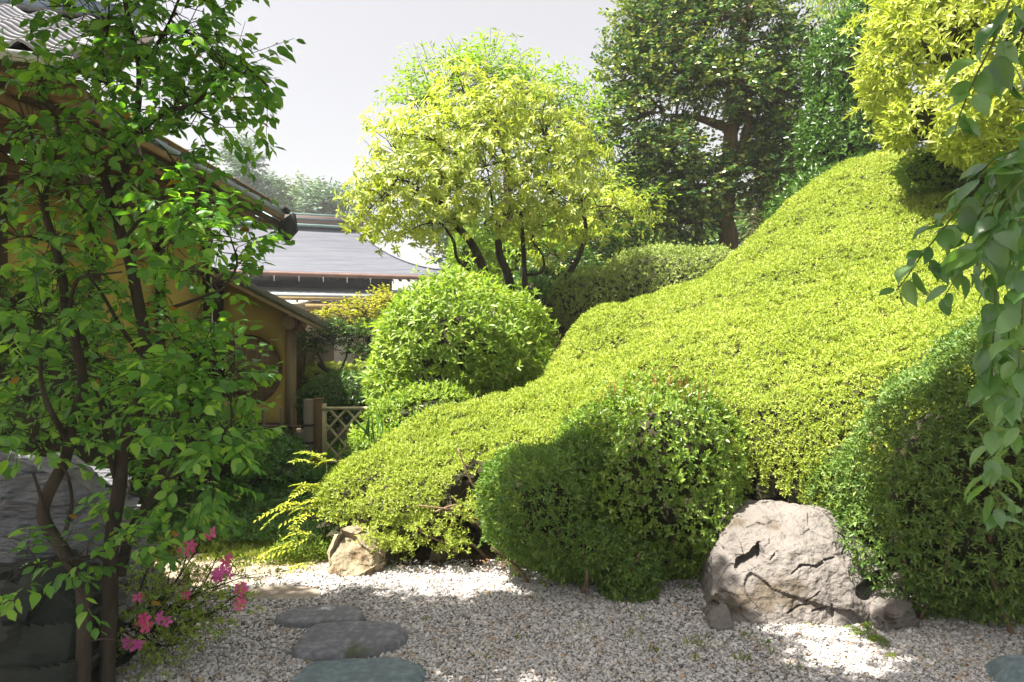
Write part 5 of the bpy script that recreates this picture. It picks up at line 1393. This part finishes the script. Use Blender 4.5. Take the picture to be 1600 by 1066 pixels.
# ------------------------------------------------------------------ stones
def stones():
    def W(lst): return [P(*q) for q in lst]
    # boulder: faces that lean back, a ridge running down from its top
    pts = W([(1118, 985, 3.66), (1113, 930, 3.78), (1112, 872, 3.92), (1150, 828, 4.0), (1205, 806, 4.08), (1262, 795, 4.10), (1303, 794, 4.12), (1332, 828, 4.05), (1372, 872, 3.95), (1390, 915, 3.85), (1388, 975, 3.78), (1325, 990, 3.62), (1230, 996, 3.60), (1160, 992, 3.62),
             (1195, 880, 3.80), (1238, 858, 3.80), (1300, 845, 3.86), (1330, 905, 3.74), (1180, 940, 3.70)])
    pts += [np.array([1.15, 4.55, -.02]), np.array([2.05, 4.5, -.02]), np.array([1.4, 4.5, .52]), np.array([1.85, 4.45, .42])]
    b = hull_stone('boulder', pts, M['boulder'], None, 6, .014, 9.0, 3.0, .010, 1, chips=.032)
    # a split ledge and a notch cut into its face
    me = b.data
    co = np.empty(len(me.vertices) * 3, np.float32); me.vertices.foreach_get('co', co); co = co.reshape(-1, 3).astype(float)
    def groove(a, c, depth, wide):
        a, c = np.array(a), np.array(c)
        px = co[:, 0] / co[:, 1] * FPX + 800; py = 533 - (co[:, 2] - EYE) / co[:, 1] * FPX
        q = np.stack([px, py], 1); e = c - a
        s = np.clip(((q - a) @ e) / (e @ e), 0, 1)
        dd = np.linalg.norm(q - a - s[:, None] * e, axis=1) + 1.6 * wob(co, 45)
        k = np.clip(1 - dd / wide, 0, 1) ** .7 * (co[:, 1] < 4.15)
        co[:, 1] += k * depth
    groove((1156, 886), (1184, 860), .09, 9); groove((1162, 880), (1184, 868), .07, 13); groove((1186, 850), (1188, 872), .05, 5)
    groove((1352, 925), (1376, 905), .12, 15); groove((1362, 912), (1382, 918), .08, 10)
    for q in ([(1238, 897), (1252, 885), (1262, 884), (1276, 885), (1290, 876), (1303, 873)], [(1258, 940), (1268, 936), (1280, 926)], [(1232, 958), (1246, 948), (1262, 944)],
              [(1205, 875), (1214, 864)], [(1300, 945), (1303, 985)], [(1316, 866), (1328, 842)], [(1270, 955), (1290, 950)]):
        for a, c in zip(q[:-1], q[1:]): groove(a, c, .022, 2.4)
    me.vertices.foreach_set('co', co.astype(np.float32).ravel()); me.update()
    tag(b, 'big pinkish grey boulder with cracked leaning face under the dark hedge', 'rock')
    s = hull_stone('rock', W([(1112, 980, 3.60), (1110, 940, 3.68), (1116, 922, 3.72), (1126, 924, 3.70), (1134, 945, 3.66), (1144, 982, 3.60), (1128, 986, 3.58)]) + [np.array([1.0, 3.85, 0]), np.array([1.18, 3.8, .05])], M['boulder'], None, 5, .008, 9, 5, chips=.05)
    tag(s, 'small grey stone leaning against the shaded foot of the boulder', 'rock')
    s = hull_stone('rock', W([(1372, 985, 3.55), (1380, 950, 3.6), (1398, 912, 3.72), (1424, 918, 3.7), (1440, 960, 3.65), (1450, 985, 3.6)]) + [np.array([1.95, 4.05, 0]), np.array([2.2, 4.0, .2])], M['boulder'], None, 5, .008, 8, 7, chips=.07)
    tag(s, 'brown stone half under the dark hedge next to the boulder', 'rock')
    s = hull_stone('rock', [(2.02, 2.98, -.02), (2.15, 2.82, -.02), (2.6, 2.8, -.02), (2.65, 3.2, -.02), (2.1, 3.25, -.02), (2.15, 2.98, .09), (2.3, 2.9, .14), (2.5, 3.1, .15), (2.2, 3.15, .11)], M['blue_slab'], None, 4, .012, 6, 8)
    tag(s, 'blue grey stone at the corner of the gravel under the hanging leaves', 'rock')
    s = hull_stone('rock', W([(510, 905, 4.42), (506, 860, 4.5), (516, 826, 4.58), (545, 822, 4.62), (590, 828, 4.62), (606, 842, 4.58), (604, 890, 4.5), (570, 905, 4.40), (535, 912, 4.38)]) + [np.array([-1.12, 4.85, 0]), np.array([-.82, 4.85, 0]), np.array([-1.08, 4.78, .26]), np.array([-.85, 4.8, .26])], M['small_rock'], None, 5, .014, 9, 9, .02, chips=.07)
    tag(s, 'tan rough stone block at the end of the hedge beside the path', 'rock')
    s = hull_stone('rock', W([(668, 880, 4.85), (672, 858, 4.9), (700, 852, 4.9), (705, 880, 4.85)]) + [np.array([-.5, 5.1, 0]), np.array([-.4, 5.1, .1])], M['small_rock'], None, 3, .012, 9, 10)
    tag(s, 'small tan stone in the shade under the hedge skirt', 'rock')
    # layered rocks behind and beside the leafy tree
    s = hull_stone('layered_rock', [(-3.6, 3.6, 0), (-2.05, 3.45, 0), (-2.0, 3.75, .25), (-2.12, 3.75, .62), (-2.35, 3.7, .86), (-2.75, 3.75, .92), (-3.4, 3.7, .85), (-3.6, 4.5, 0), (-2.1, 4.4, 0), (-2.3, 4.3, .7), (-3.3, 4.4, .75), (-2.2, 3.5, .38), (-3.0, 3.5, .42)], M['grey_rock'], None, 5, .03, 5, 11, .03, 1, layers=(7, .085), chips=.06)
    tag(s, 'large grey layered rock with sunlit crest behind the leafy tree', 'rock')
    s = hull_stone('layered_rock', [(-2.9, 2.55, 0), (-1.72, 2.65, 0), (-1.70, 2.9, .22), (-1.82, 2.95, .40), (-2.1, 2.95, .52), (-2.9, 2.9, .50), (-2.9, 3.4, 0), (-1.75, 3.35, 0), (-1.95, 3.3, .45), (-2.8, 3.3, .5)], M['dark_rock'], None, 5, .02, 5, 12, .02, 1, layers=(8, .07), chips=.04)
    tag(s, 'dark stepped rock in deep shade beside the leafy tree trunks', 'rock')
    s = hull_stone('layered_rock', [(-2.6, 3.25, 0), (-1.95, 3.2, 0), (-1.98, 3.3, .3), (-2.2, 3.35, .46), (-2.5, 3.3, .42), (-2.6, 3.6, 0), (-1.9, 3.5, .05), (-2.2, 3.55, .45)], M['dark_rock'], None, 4, .02, 6, 13, 0, 1, layers=(12, .03))
    tag(s, 'shadowed rock wedged between the grey layered rock and the stepped rock', 'rock')
    for (x0, y0, sz, sd, lab) in ((-1.95, 4.45, .16, 21, 'small pale stone edging the path behind the pink azalea'), (-1.62, 4.0, .13, 22, 'low tan stone where the pink azalea meets the gravel'), (-2.35, 6.0, .13, 23, 'flat grey stone among the ground cover below the fence')):
        r = np.random.default_rng(sd)
        p = [(x0 + sz * a, y0 + sz * .7 * b, (sz * .45 * c if c > 0 else -.02)) for a, b, c in r.uniform(-1, 1, (16, 3))]
        s = hull_stone('rock', p, M['small_rock'] if sd != 23 else M['grey_rock'], None, 3, .01, 9, sd); tag(s, lab, 'rock')

STEPS = [  # px, py of the middle, half width px, half height px, rotation, material, label
    (555, 1060, 100, 34, .03, 'blue_slab', 'blue grey stepping stone nearest the bottom of the path', 31),
    (546, 995, 80, 26, .05, 'slab', 'dark speckled rounded stepping stone, second along the path', 32),
    (502, 961, 68, 13, .16, 'slab', 'shaded grey stepping stone at the edge of the sunlight', 33),
    (440, 919, 66, 12, .0, 'pale_slab', 'pale sunlit stepping stone farther up the path', 34),
    (366, 896, 46, 10, .0, 'pale_slab', 'small pale stepping stone near the pink azalea flowers', 35)]
def step_stones():
    for px, py, hw, hh, rot, mat, lab, sd in STEPS:
        D = (EYE - .05) * FPX / (py - 533)
        rx = hw / FPX * D; ry = hh / FPX * D * D / (EYE - .05)
        STONES.append(((px - 800) / FPX * D, D, rx * 1.0, ry * 1.0))
        top = .06 if mat != 'pale_slab' else .022
        slab_stone('stepping_stone', (px - 800) / FPX * D, D, rx, ry, rot, top, M[mat], lab, sd, 'stepping stones of the garden path')

# ------------------------------------------------------------------ flowering azalea
def pink_azalea():
    t = thing('flowering_azalea', 'loose twiggy azalea with a few pink blossoms by the path', 'shrub', (-1.85, 3.3, 0))
    rs = np.random.default_rng(4)
    base = P(215, 975, 3.3)
    tw = MB(); Lv = Leaves()
    tips = [(385, 900, 3.25), (375, 925, 3.2), (345, 858, 3.35), (330, 822, 3.4), (300, 845, 3.35), (360, 945, 3.2), (320, 960, 3.2), (290, 900, 3.3), (270, 870, 3.4), (310, 930, 3.3), (250, 850, 3.4), (345, 905, 3.25), (270, 960, 3.2), (240, 930, 3.25), (330, 880, 3.3), (285, 985, 3.15), (225, 900, 3.3), (265, 1010, 3.1), (205, 1015, 3.1), (230, 990, 3.1), (300, 980, 3.2)]
    for i, q in enumerate(tips):
        e = P(*q); mid = base + (e - base) * .5 + np.array([rs.normal(0, .04), rs.normal(0, .05), -.04 + rs.normal(0, .03)])
        sp = smooth_path([base + rs.normal(0, .03, 3) * [1, 1, 0], mid, e], 8)
        if i < 8:
            mb = MB(); mb.tube(sp, .0075, .002, 5); mb.build('branch', M['bark'], t, smooth=True)
        else: tw.tube(sp, .005, .0016, 4, cap=False)
        for j in range(5, len(sp)):
            for k in range(2):
                a = sp[j]; b = a + rs.normal(0, .06, 3) + unit((e - base)[None])[0] * .06
                tw.tube([a, (a + b) / 2, b], .0016, .0007, 3, cap=False)
                m = 3
                rosettes(Lv, np.repeat(b[None], m, 0) + rs.normal(0, .012, (m, 3)), np.repeat(unit((b - a)[None]), m, 0), 4, .022, .36, (30, 80))
    tw.build('twigs', M['bark'], t, kind='stuff')
    leaf_mesh('foliage', Lv.arrays(), M['round'], t, 'quad')
    # blossoms: five petals each
    def flower(mat, key):
        mb = MB()
        for k in range(5):
            a = 2 * math.pi * k / 5
            V = []
            for s, w, h in ((0.1, .10, .12), (.45, .34, .30), (.85, .46, .34), (1.12, .30, .22), (1.2, .0, .16)):
                for sg in ((-1, 0, 1) if w else (0,)):
                    x, y = s, sg * w * .8
                    V.append((x * math.cos(a) - y * math.sin(a), x * math.sin(a) + y * math.cos(a), h + .05 * abs(sg) + .03 * math.sin(7 * a + s * 5)))
            F = []
            for r in range(3):
                for c in range(2): F.append((r * 3 + c, r * 3 + c + 1, r * 3 + c + 4, r * 3 + c + 3))
            F += [(9, 10, 12), (10, 11, 12)]
            mb.add(V, F)
        return mb.mesh('flower', None, mat, True)
    mA, mB_ = flower(M['pink'], 'a'), flower(M['magenta'], 'b')
    spots = [(333, 832, 3.35, 0), (326, 836, 3.36, 0), (282, 848, 3.33, 0), (285, 858, 3.32, 0), (298, 853, 3.31, 0), (298, 862, 3.30, 0), (280, 840, 3.34, 0), (356, 872, 3.25, 0), (352, 878, 3.25, 0), (345, 893, 3.24, 1), (353, 889, 3.23, 1), (335, 897, 3.25, 1), (341, 902, 3.24, 1), (360, 897, 3.23, 1), (377, 918, 3.2, 0), (374, 924, 3.2, 0), (380, 921, 3.19, 0), (377, 940, 3.2, 0), (374, 946, 3.2, 0), (225, 966, 3.1, 0), (230, 973, 3.09, 0), (219, 974, 3.1, 0), (227, 979, 3.08, 0), (216, 935, 3.2, 0), (198, 1004, 3.05, 1), (207, 1010, 3.05, 1), (215, 1006, 3.06, 1), (252, 965, 3.1, 1), (262, 972, 3.1, 1), (290, 930, 3.25, 0)]
    org = top_origin(t)
    for i, (px, py, D, c) in enumerate(spots):
        o = bpy.data.objects.new('flower', mB_ if c else mA); COL.objects.link(o); o.parent = t
        o.location = Vector(P(px, py, D) - org)
        sc = random.uniform(.021, .027); o.scale = (sc, sc, sc)
        d = Vector((random.uniform(-.5, .8), random.uniform(-1, -.3), random.uniform(-.1, .7)))
        o.rotation_euler = d.to_track_quat('Z', 'Y').to_euler()

# ------------------------------------------------------------------ low plants, moss, litter
def frond(Lv, tw, base, dirv, length, pairs, size, droop=.5, ratio=.28):
    d = unit(np.array(dirv, float)[None])[0]
    s = np.linspace(0, 1, 8)
    pts = base + d * (s * length)[:, None] + np.array([0, 0, -1.0]) * (droop * length * s ** 2.2)[:, None]
    tw.tube(pts, .003, .001, 3, cap=False)
    tan = unit(np.gradient(pts, axis=0))
    for i in range(pairs):
        q = .15 + .85 * i / pairs; j = min(int(q * 7), 6); f = q * 7 - j
        p = pts[j] * (1 - f) + pts[j + 1] * f; tn = tan[j]
        sd = np.cross(tn, [0, 0, 1.0]); sd /= max(np.linalg.norm(sd), 1e-6)
        for sg in (1, -1):
            ax = tn * .55 + sd * sg
            l = size * (1 - .55 * abs(q - .4)) * rng.uniform(.85, 1.15)
            Lv.add(p[None], ax[None] + rng.normal(0, .08, (1, 3)), np.array([[0, 0, 1.0]]) + rng.normal(0, .2, (1, 3)), l, l * ratio)

def low_plants():
    # nandina at the end of the hedge
    t = thing('nandina', 'yellow green feathery nandina arching over the path at the hedge end', 'shrub', (-1.5, 4.95, 0))
    tw = MB(); Lv = Leaves(); rs = np.random.default_rng(3)
    for px, py, D, n in ((492, 800, 4.9, 7), (500, 760, 5.0, 6), (480, 840, 4.8, 6), (510, 720, 5.1, 5), (495, 870, 4.75, 5)):
        c = P(px, py, D); g0 = np.array([P(500, 880, 4.85)[0], 4.9, 0.0])
        tw.tube(smooth_path([g0, (g0 + c) / 2 + [.03, 0, 0], c], 5), .007, .004, 4, cap=False)
        for k in range(n):
            dv = np.array([-1.0 + rs.normal(0, .35), rs.normal(-.15, .5), rs.normal(.15, .3)])
            frond(Lv, tw, c + rs.normal(0, .05, 3), dv, rs.uniform(.18, .36), 9, rs.uniform(.05, .075), rs.uniform(.2, .6))
    tw.build('stalks', M['green_stem'], t, kind='stuff'); leaf_mesh('foliage', Lv.arrays(), M['nandina'], t, 'quad')
    # fern in front of the boulder
    t = thing('fern', 'small bright fern growing at the foot of the boulder', 'fern', tuple(P(1352, 990, 3.52) * [1, 1, 0]))
    tw = MB(); Lv = Leaves()
    b = P(1355, 988, 3.52); b[2] = .02
    for k in range(11):
        a = rs.uniform(0, 6.28)
        frond(Lv, tw, b, (math.cos(a), math.sin(a) - .3, rs.uniform(.5, 1.1)), rs.uniform(.10, .19), 11, .026, .6, .3)
    tw.build('stalks', M['green_stem'], t, kind='stuff'); leaf_mesh('fronds', Lv.arrays(), M['fern'], t, 'quad')
    t = thing('fern', 'shaded fern among the ground cover near the low bamboo fence', 'fern', tuple(P(462, 785, 6.0) * [1, 1, 0]))
    tw = MB(); Lv = Leaves(); b = P(462, 800, 6.0); b[2] = .02
    for k in range(10):
        a = rs.uniform(0, 6.28)
        frond(Lv, tw, b + [0, 0, .05], (math.cos(a), math.sin(a) - .3, rs.uniform(.6, 1.3)), rs.uniform(.22, .38), 10, .06, .6, .28)
    tw.build('stalks', M['green_stem'], t, kind='stuff'); leaf_mesh('fronds', Lv.arrays(), M['cover'], t, 'quad')
    # ground cover carpet beyond the path
    n = 16000
    x = rng.uniform(-5.2, -.9, n); y = rng.uniform(4.9, 10.2, n)
    dd = poly_dist(x, y, dpts)
    ok = (dd < -.12) & (x < -1.45 + .35 * (y - 5.2)) & (x > -.76 * y - .3)
    x, y = x[ok], y[ok]; q = np.stack([x, y, 0 * x], 1)
    h = .03 + .10 * np.clip(wob(q, 2.2) + .4, 0, 1) * rng.random(len(x)) + .05 * rng.random(len(x))
    Lv = Leaves(); rosettes(Lv, np.stack([x, y, h + land(x, y)], 1), np.tile([0, -.1, 1.0], (len(x), 1)), 4, .045, .5, (45, 85))
    o = leaf_mesh('ground_cover', Lv.arrays(), M['cover'], None, 'quad')
    tag(o, 'dark green ground cover spreading between the path and the fence', 'plants')
    # short sunny grass and moss beside the path
    n = 26000
    x = rng.uniform(-2.9, -.75, n); y = rng.uniform(4.2, 5.9, n); q = np.stack([x, y, 0 * x], 1)
    dd = poly_dist(x, y, dpts); gd = poly_dist(x, y, gpts)
    ok = (gd < .02) & ((dd < 0) | (wob(q, 5) + .5 * wob(q, 14) > .25)) & (rng.random(n) < np.clip(.8 + wob(q, 4), 0.05, 1))
    for sx, sy, rx, ry in STONES: ok &= ((x - sx) / rx) ** 2 + ((y - sy) / ry) ** 2 > .95
    x, y = x[ok], y[ok]; m = len(x)
    Lv = Leaves(); ln = rng.uniform(.012, .04, m) * np.where(y > 4.8, 1.5, 1)
    Lv.add(np.stack([x, y, 0 * x + .005], 1), rng.normal(0, .5, (m, 3)) + [0, 0, 1], rng.normal(0, 1, (m, 3)), ln, ln * .22)
    o = leaf_mesh('grass', Lv.arrays(), M['grass'], None, 'quad'); tag(o, 'thin sunny grass and moss along the path edges', 'grass')
    # fallen leaves under the hedge and a few on the gravel
    n = 9000
    x = rng.uniform(-1.2, 3.6, n); y = rng.uniform(4.15, 6.0, n); q = np.stack([x, y, 0 * x], 1)
    gd = poly_dist(x, y, gpts)
    ok = (gd < .16) & (rng.random(n) < np.where(gd > 0, .35, 1))
    x2 = rng.uniform(-1.8, 3, 330); y2 = rng.uniform(2.6, 4.5, 330)
    x, y = np.concatenate([x[ok], x2]), np.concatenate([y[ok], y2]); m = len(x)
    Lv = Leaves(); ln = rng.uniform(.012, .032, m)
    Lv.add(np.stack([x, y, land(x, y) + rng.uniform(.016, .036, m)], 1), rng.normal(0, 1, (m, 3)) * [1, 1, .25], rng.normal(0, .4, (m, 3)) + [0, 0, 1], ln, ln * .5)
    o = leaf_mesh('leaf_litter', Lv.arrays(), M['litter'], None, 'quad'); tag(o, 'brown fallen leaves lying under the hedge', 'leaves')
    # weeds on the gravel
    Lv = Leaves()
    for k in range(46):
        px, py = rs.uniform(420, 1540), rs.uniform(935, 1060)
        if rs.random() < .6: px, py = rs.uniform(1080, 1460), rs.uniform(960, 1050)
        D = EYE * FPX / (py - 533); c = np.array([(px - 800) / FPX * D, D, .015])
        m = rs.integers(6, 16); ln = rs.uniform(.012, .05, m)
        Lv.add(c + rs.normal(0, .02, (m, 3)) * [1, 1, 0], rs.normal(0, .5, (m, 3)) + [0, 0, .8], rs.normal(0, 1, (m, 3)), ln, ln * .2)
    o = leaf_mesh('weeds', Lv.arrays(), M['grass'], None, 'quad'); tag(o, 'sparse tiny weeds sprouting through the gravel', 'weeds')
    # broad grassy leaves at the tan stone and iris blades on the hedge
    t = thing('lily_leaves', 'thin upright leaf blades poking through the low hedge end', 'plant', tuple(P(610, 690, 5.9)))
    Lv = Leaves()
    for k in range(26):
        c = P(rs.uniform(560, 700), rs.uniform(668, 700), 5.7); l = rs.uniform(.12, .26)
        Lv.add(c[None], np.array([[rs.normal(0, .35), rs.normal(0, .2), 1.0]]), rs.normal(0, 1, (1, 3)), l, .012)
    leaf_mesh('blades', Lv.arrays(), M['cover'], t, 'quad')
    t = thing('pale_weeds', 'pale leafy weeds hugging the tan stone block', 'plant', tuple(P(480, 890, 4.7) * [1, 1, 0]))
    Lv = Leaves(); n = 230
    c = np.stack([rng.uniform(-1.62, -1.18, n), rng.uniform(4.7, 5.05, n), rng.uniform(.01, .10, n)], 1)
    rosettes(Lv, c, np.tile([0, -.2, 1.0], (n, 1)), 5, .045, .26, (35, 80)); leaf_mesh('foliage', Lv.arrays(), M['fern'], t, 'quad')

def bell():
    t = thing('wind_bell', 'small dark bronze bell hanging among the branches of the leafy tree', 'bell', tuple(P(208, 232, 3.1)))
    c = P(208, 242, 3.1)
    prof = [(.010, .068), (.022, .062), (.028, .045), (.031, .02), (.036, .0), (.040, -.006), (.036, -.006), (.028, .018), (.0, .05)]
    V = []; F = []; n = 20
    for r, z in prof:
        for j in range(n): a = 2 * math.pi * j / n; V.append(c + np.array([r * math.cos(a), r * math.sin(a), z]))
    for i in range(len(prof) - 1):
        for j in range(n): k = (j + 1) % n; F.append((i * n + j, i * n + k, (i + 1) * n + k, (i + 1) * n + j))
    mb = MB(); mb.add(V, F); mb.build('bell_body', M['brass'], t, smooth=True)
    mb = MB(); a = np.linspace(0, 2 * np.pi, 15); mb.tube(np.stack([c[0] + .010 * np.cos(a), 0 * a + c[1], c[2] + .076 + .010 * np.sin(a)], 1), .0025, .0025, 5); mb.tube([c + [0, 0, .084], P(212, 205, 3.15)], .0015, .0015, 4); mb.build('hanging_loop', M['brass'], t)
    mb = MB(); mb.tube([c + [0, 0, .05], c + [0, 0, -.02]], .0015, .004, 5); mb.build('clapper', M['brass'], t)

step_stones(); stones(); gravel(); big_hedge(); shrubs(); spreading_trees(); far_trees(); leafy_tree(); added_shade_tree(); weeping_tree(); pink_azalea(); low_plants(); bell()

def haze():
    mb = MB(); mb.box((0, 150, 14.5), (900, 420, 32)); o = mb.build('haze', None); o['kind'] = 'stuff'
    tag(o, 'thin summer haze that pales the far trees', 'haze')
    m, nt, N, L, out = mat_new("haze_air")
    pv = N.new("ShaderNodeVolumePrincipled"); pv.inputs['Density'].default_value = .0013; pv.inputs['Color'].default_value = (.92, .96, 1, 1)
    L.new(pv.outputs[0], out.inputs['Volume']); o.data.materials.append(m)
haze()
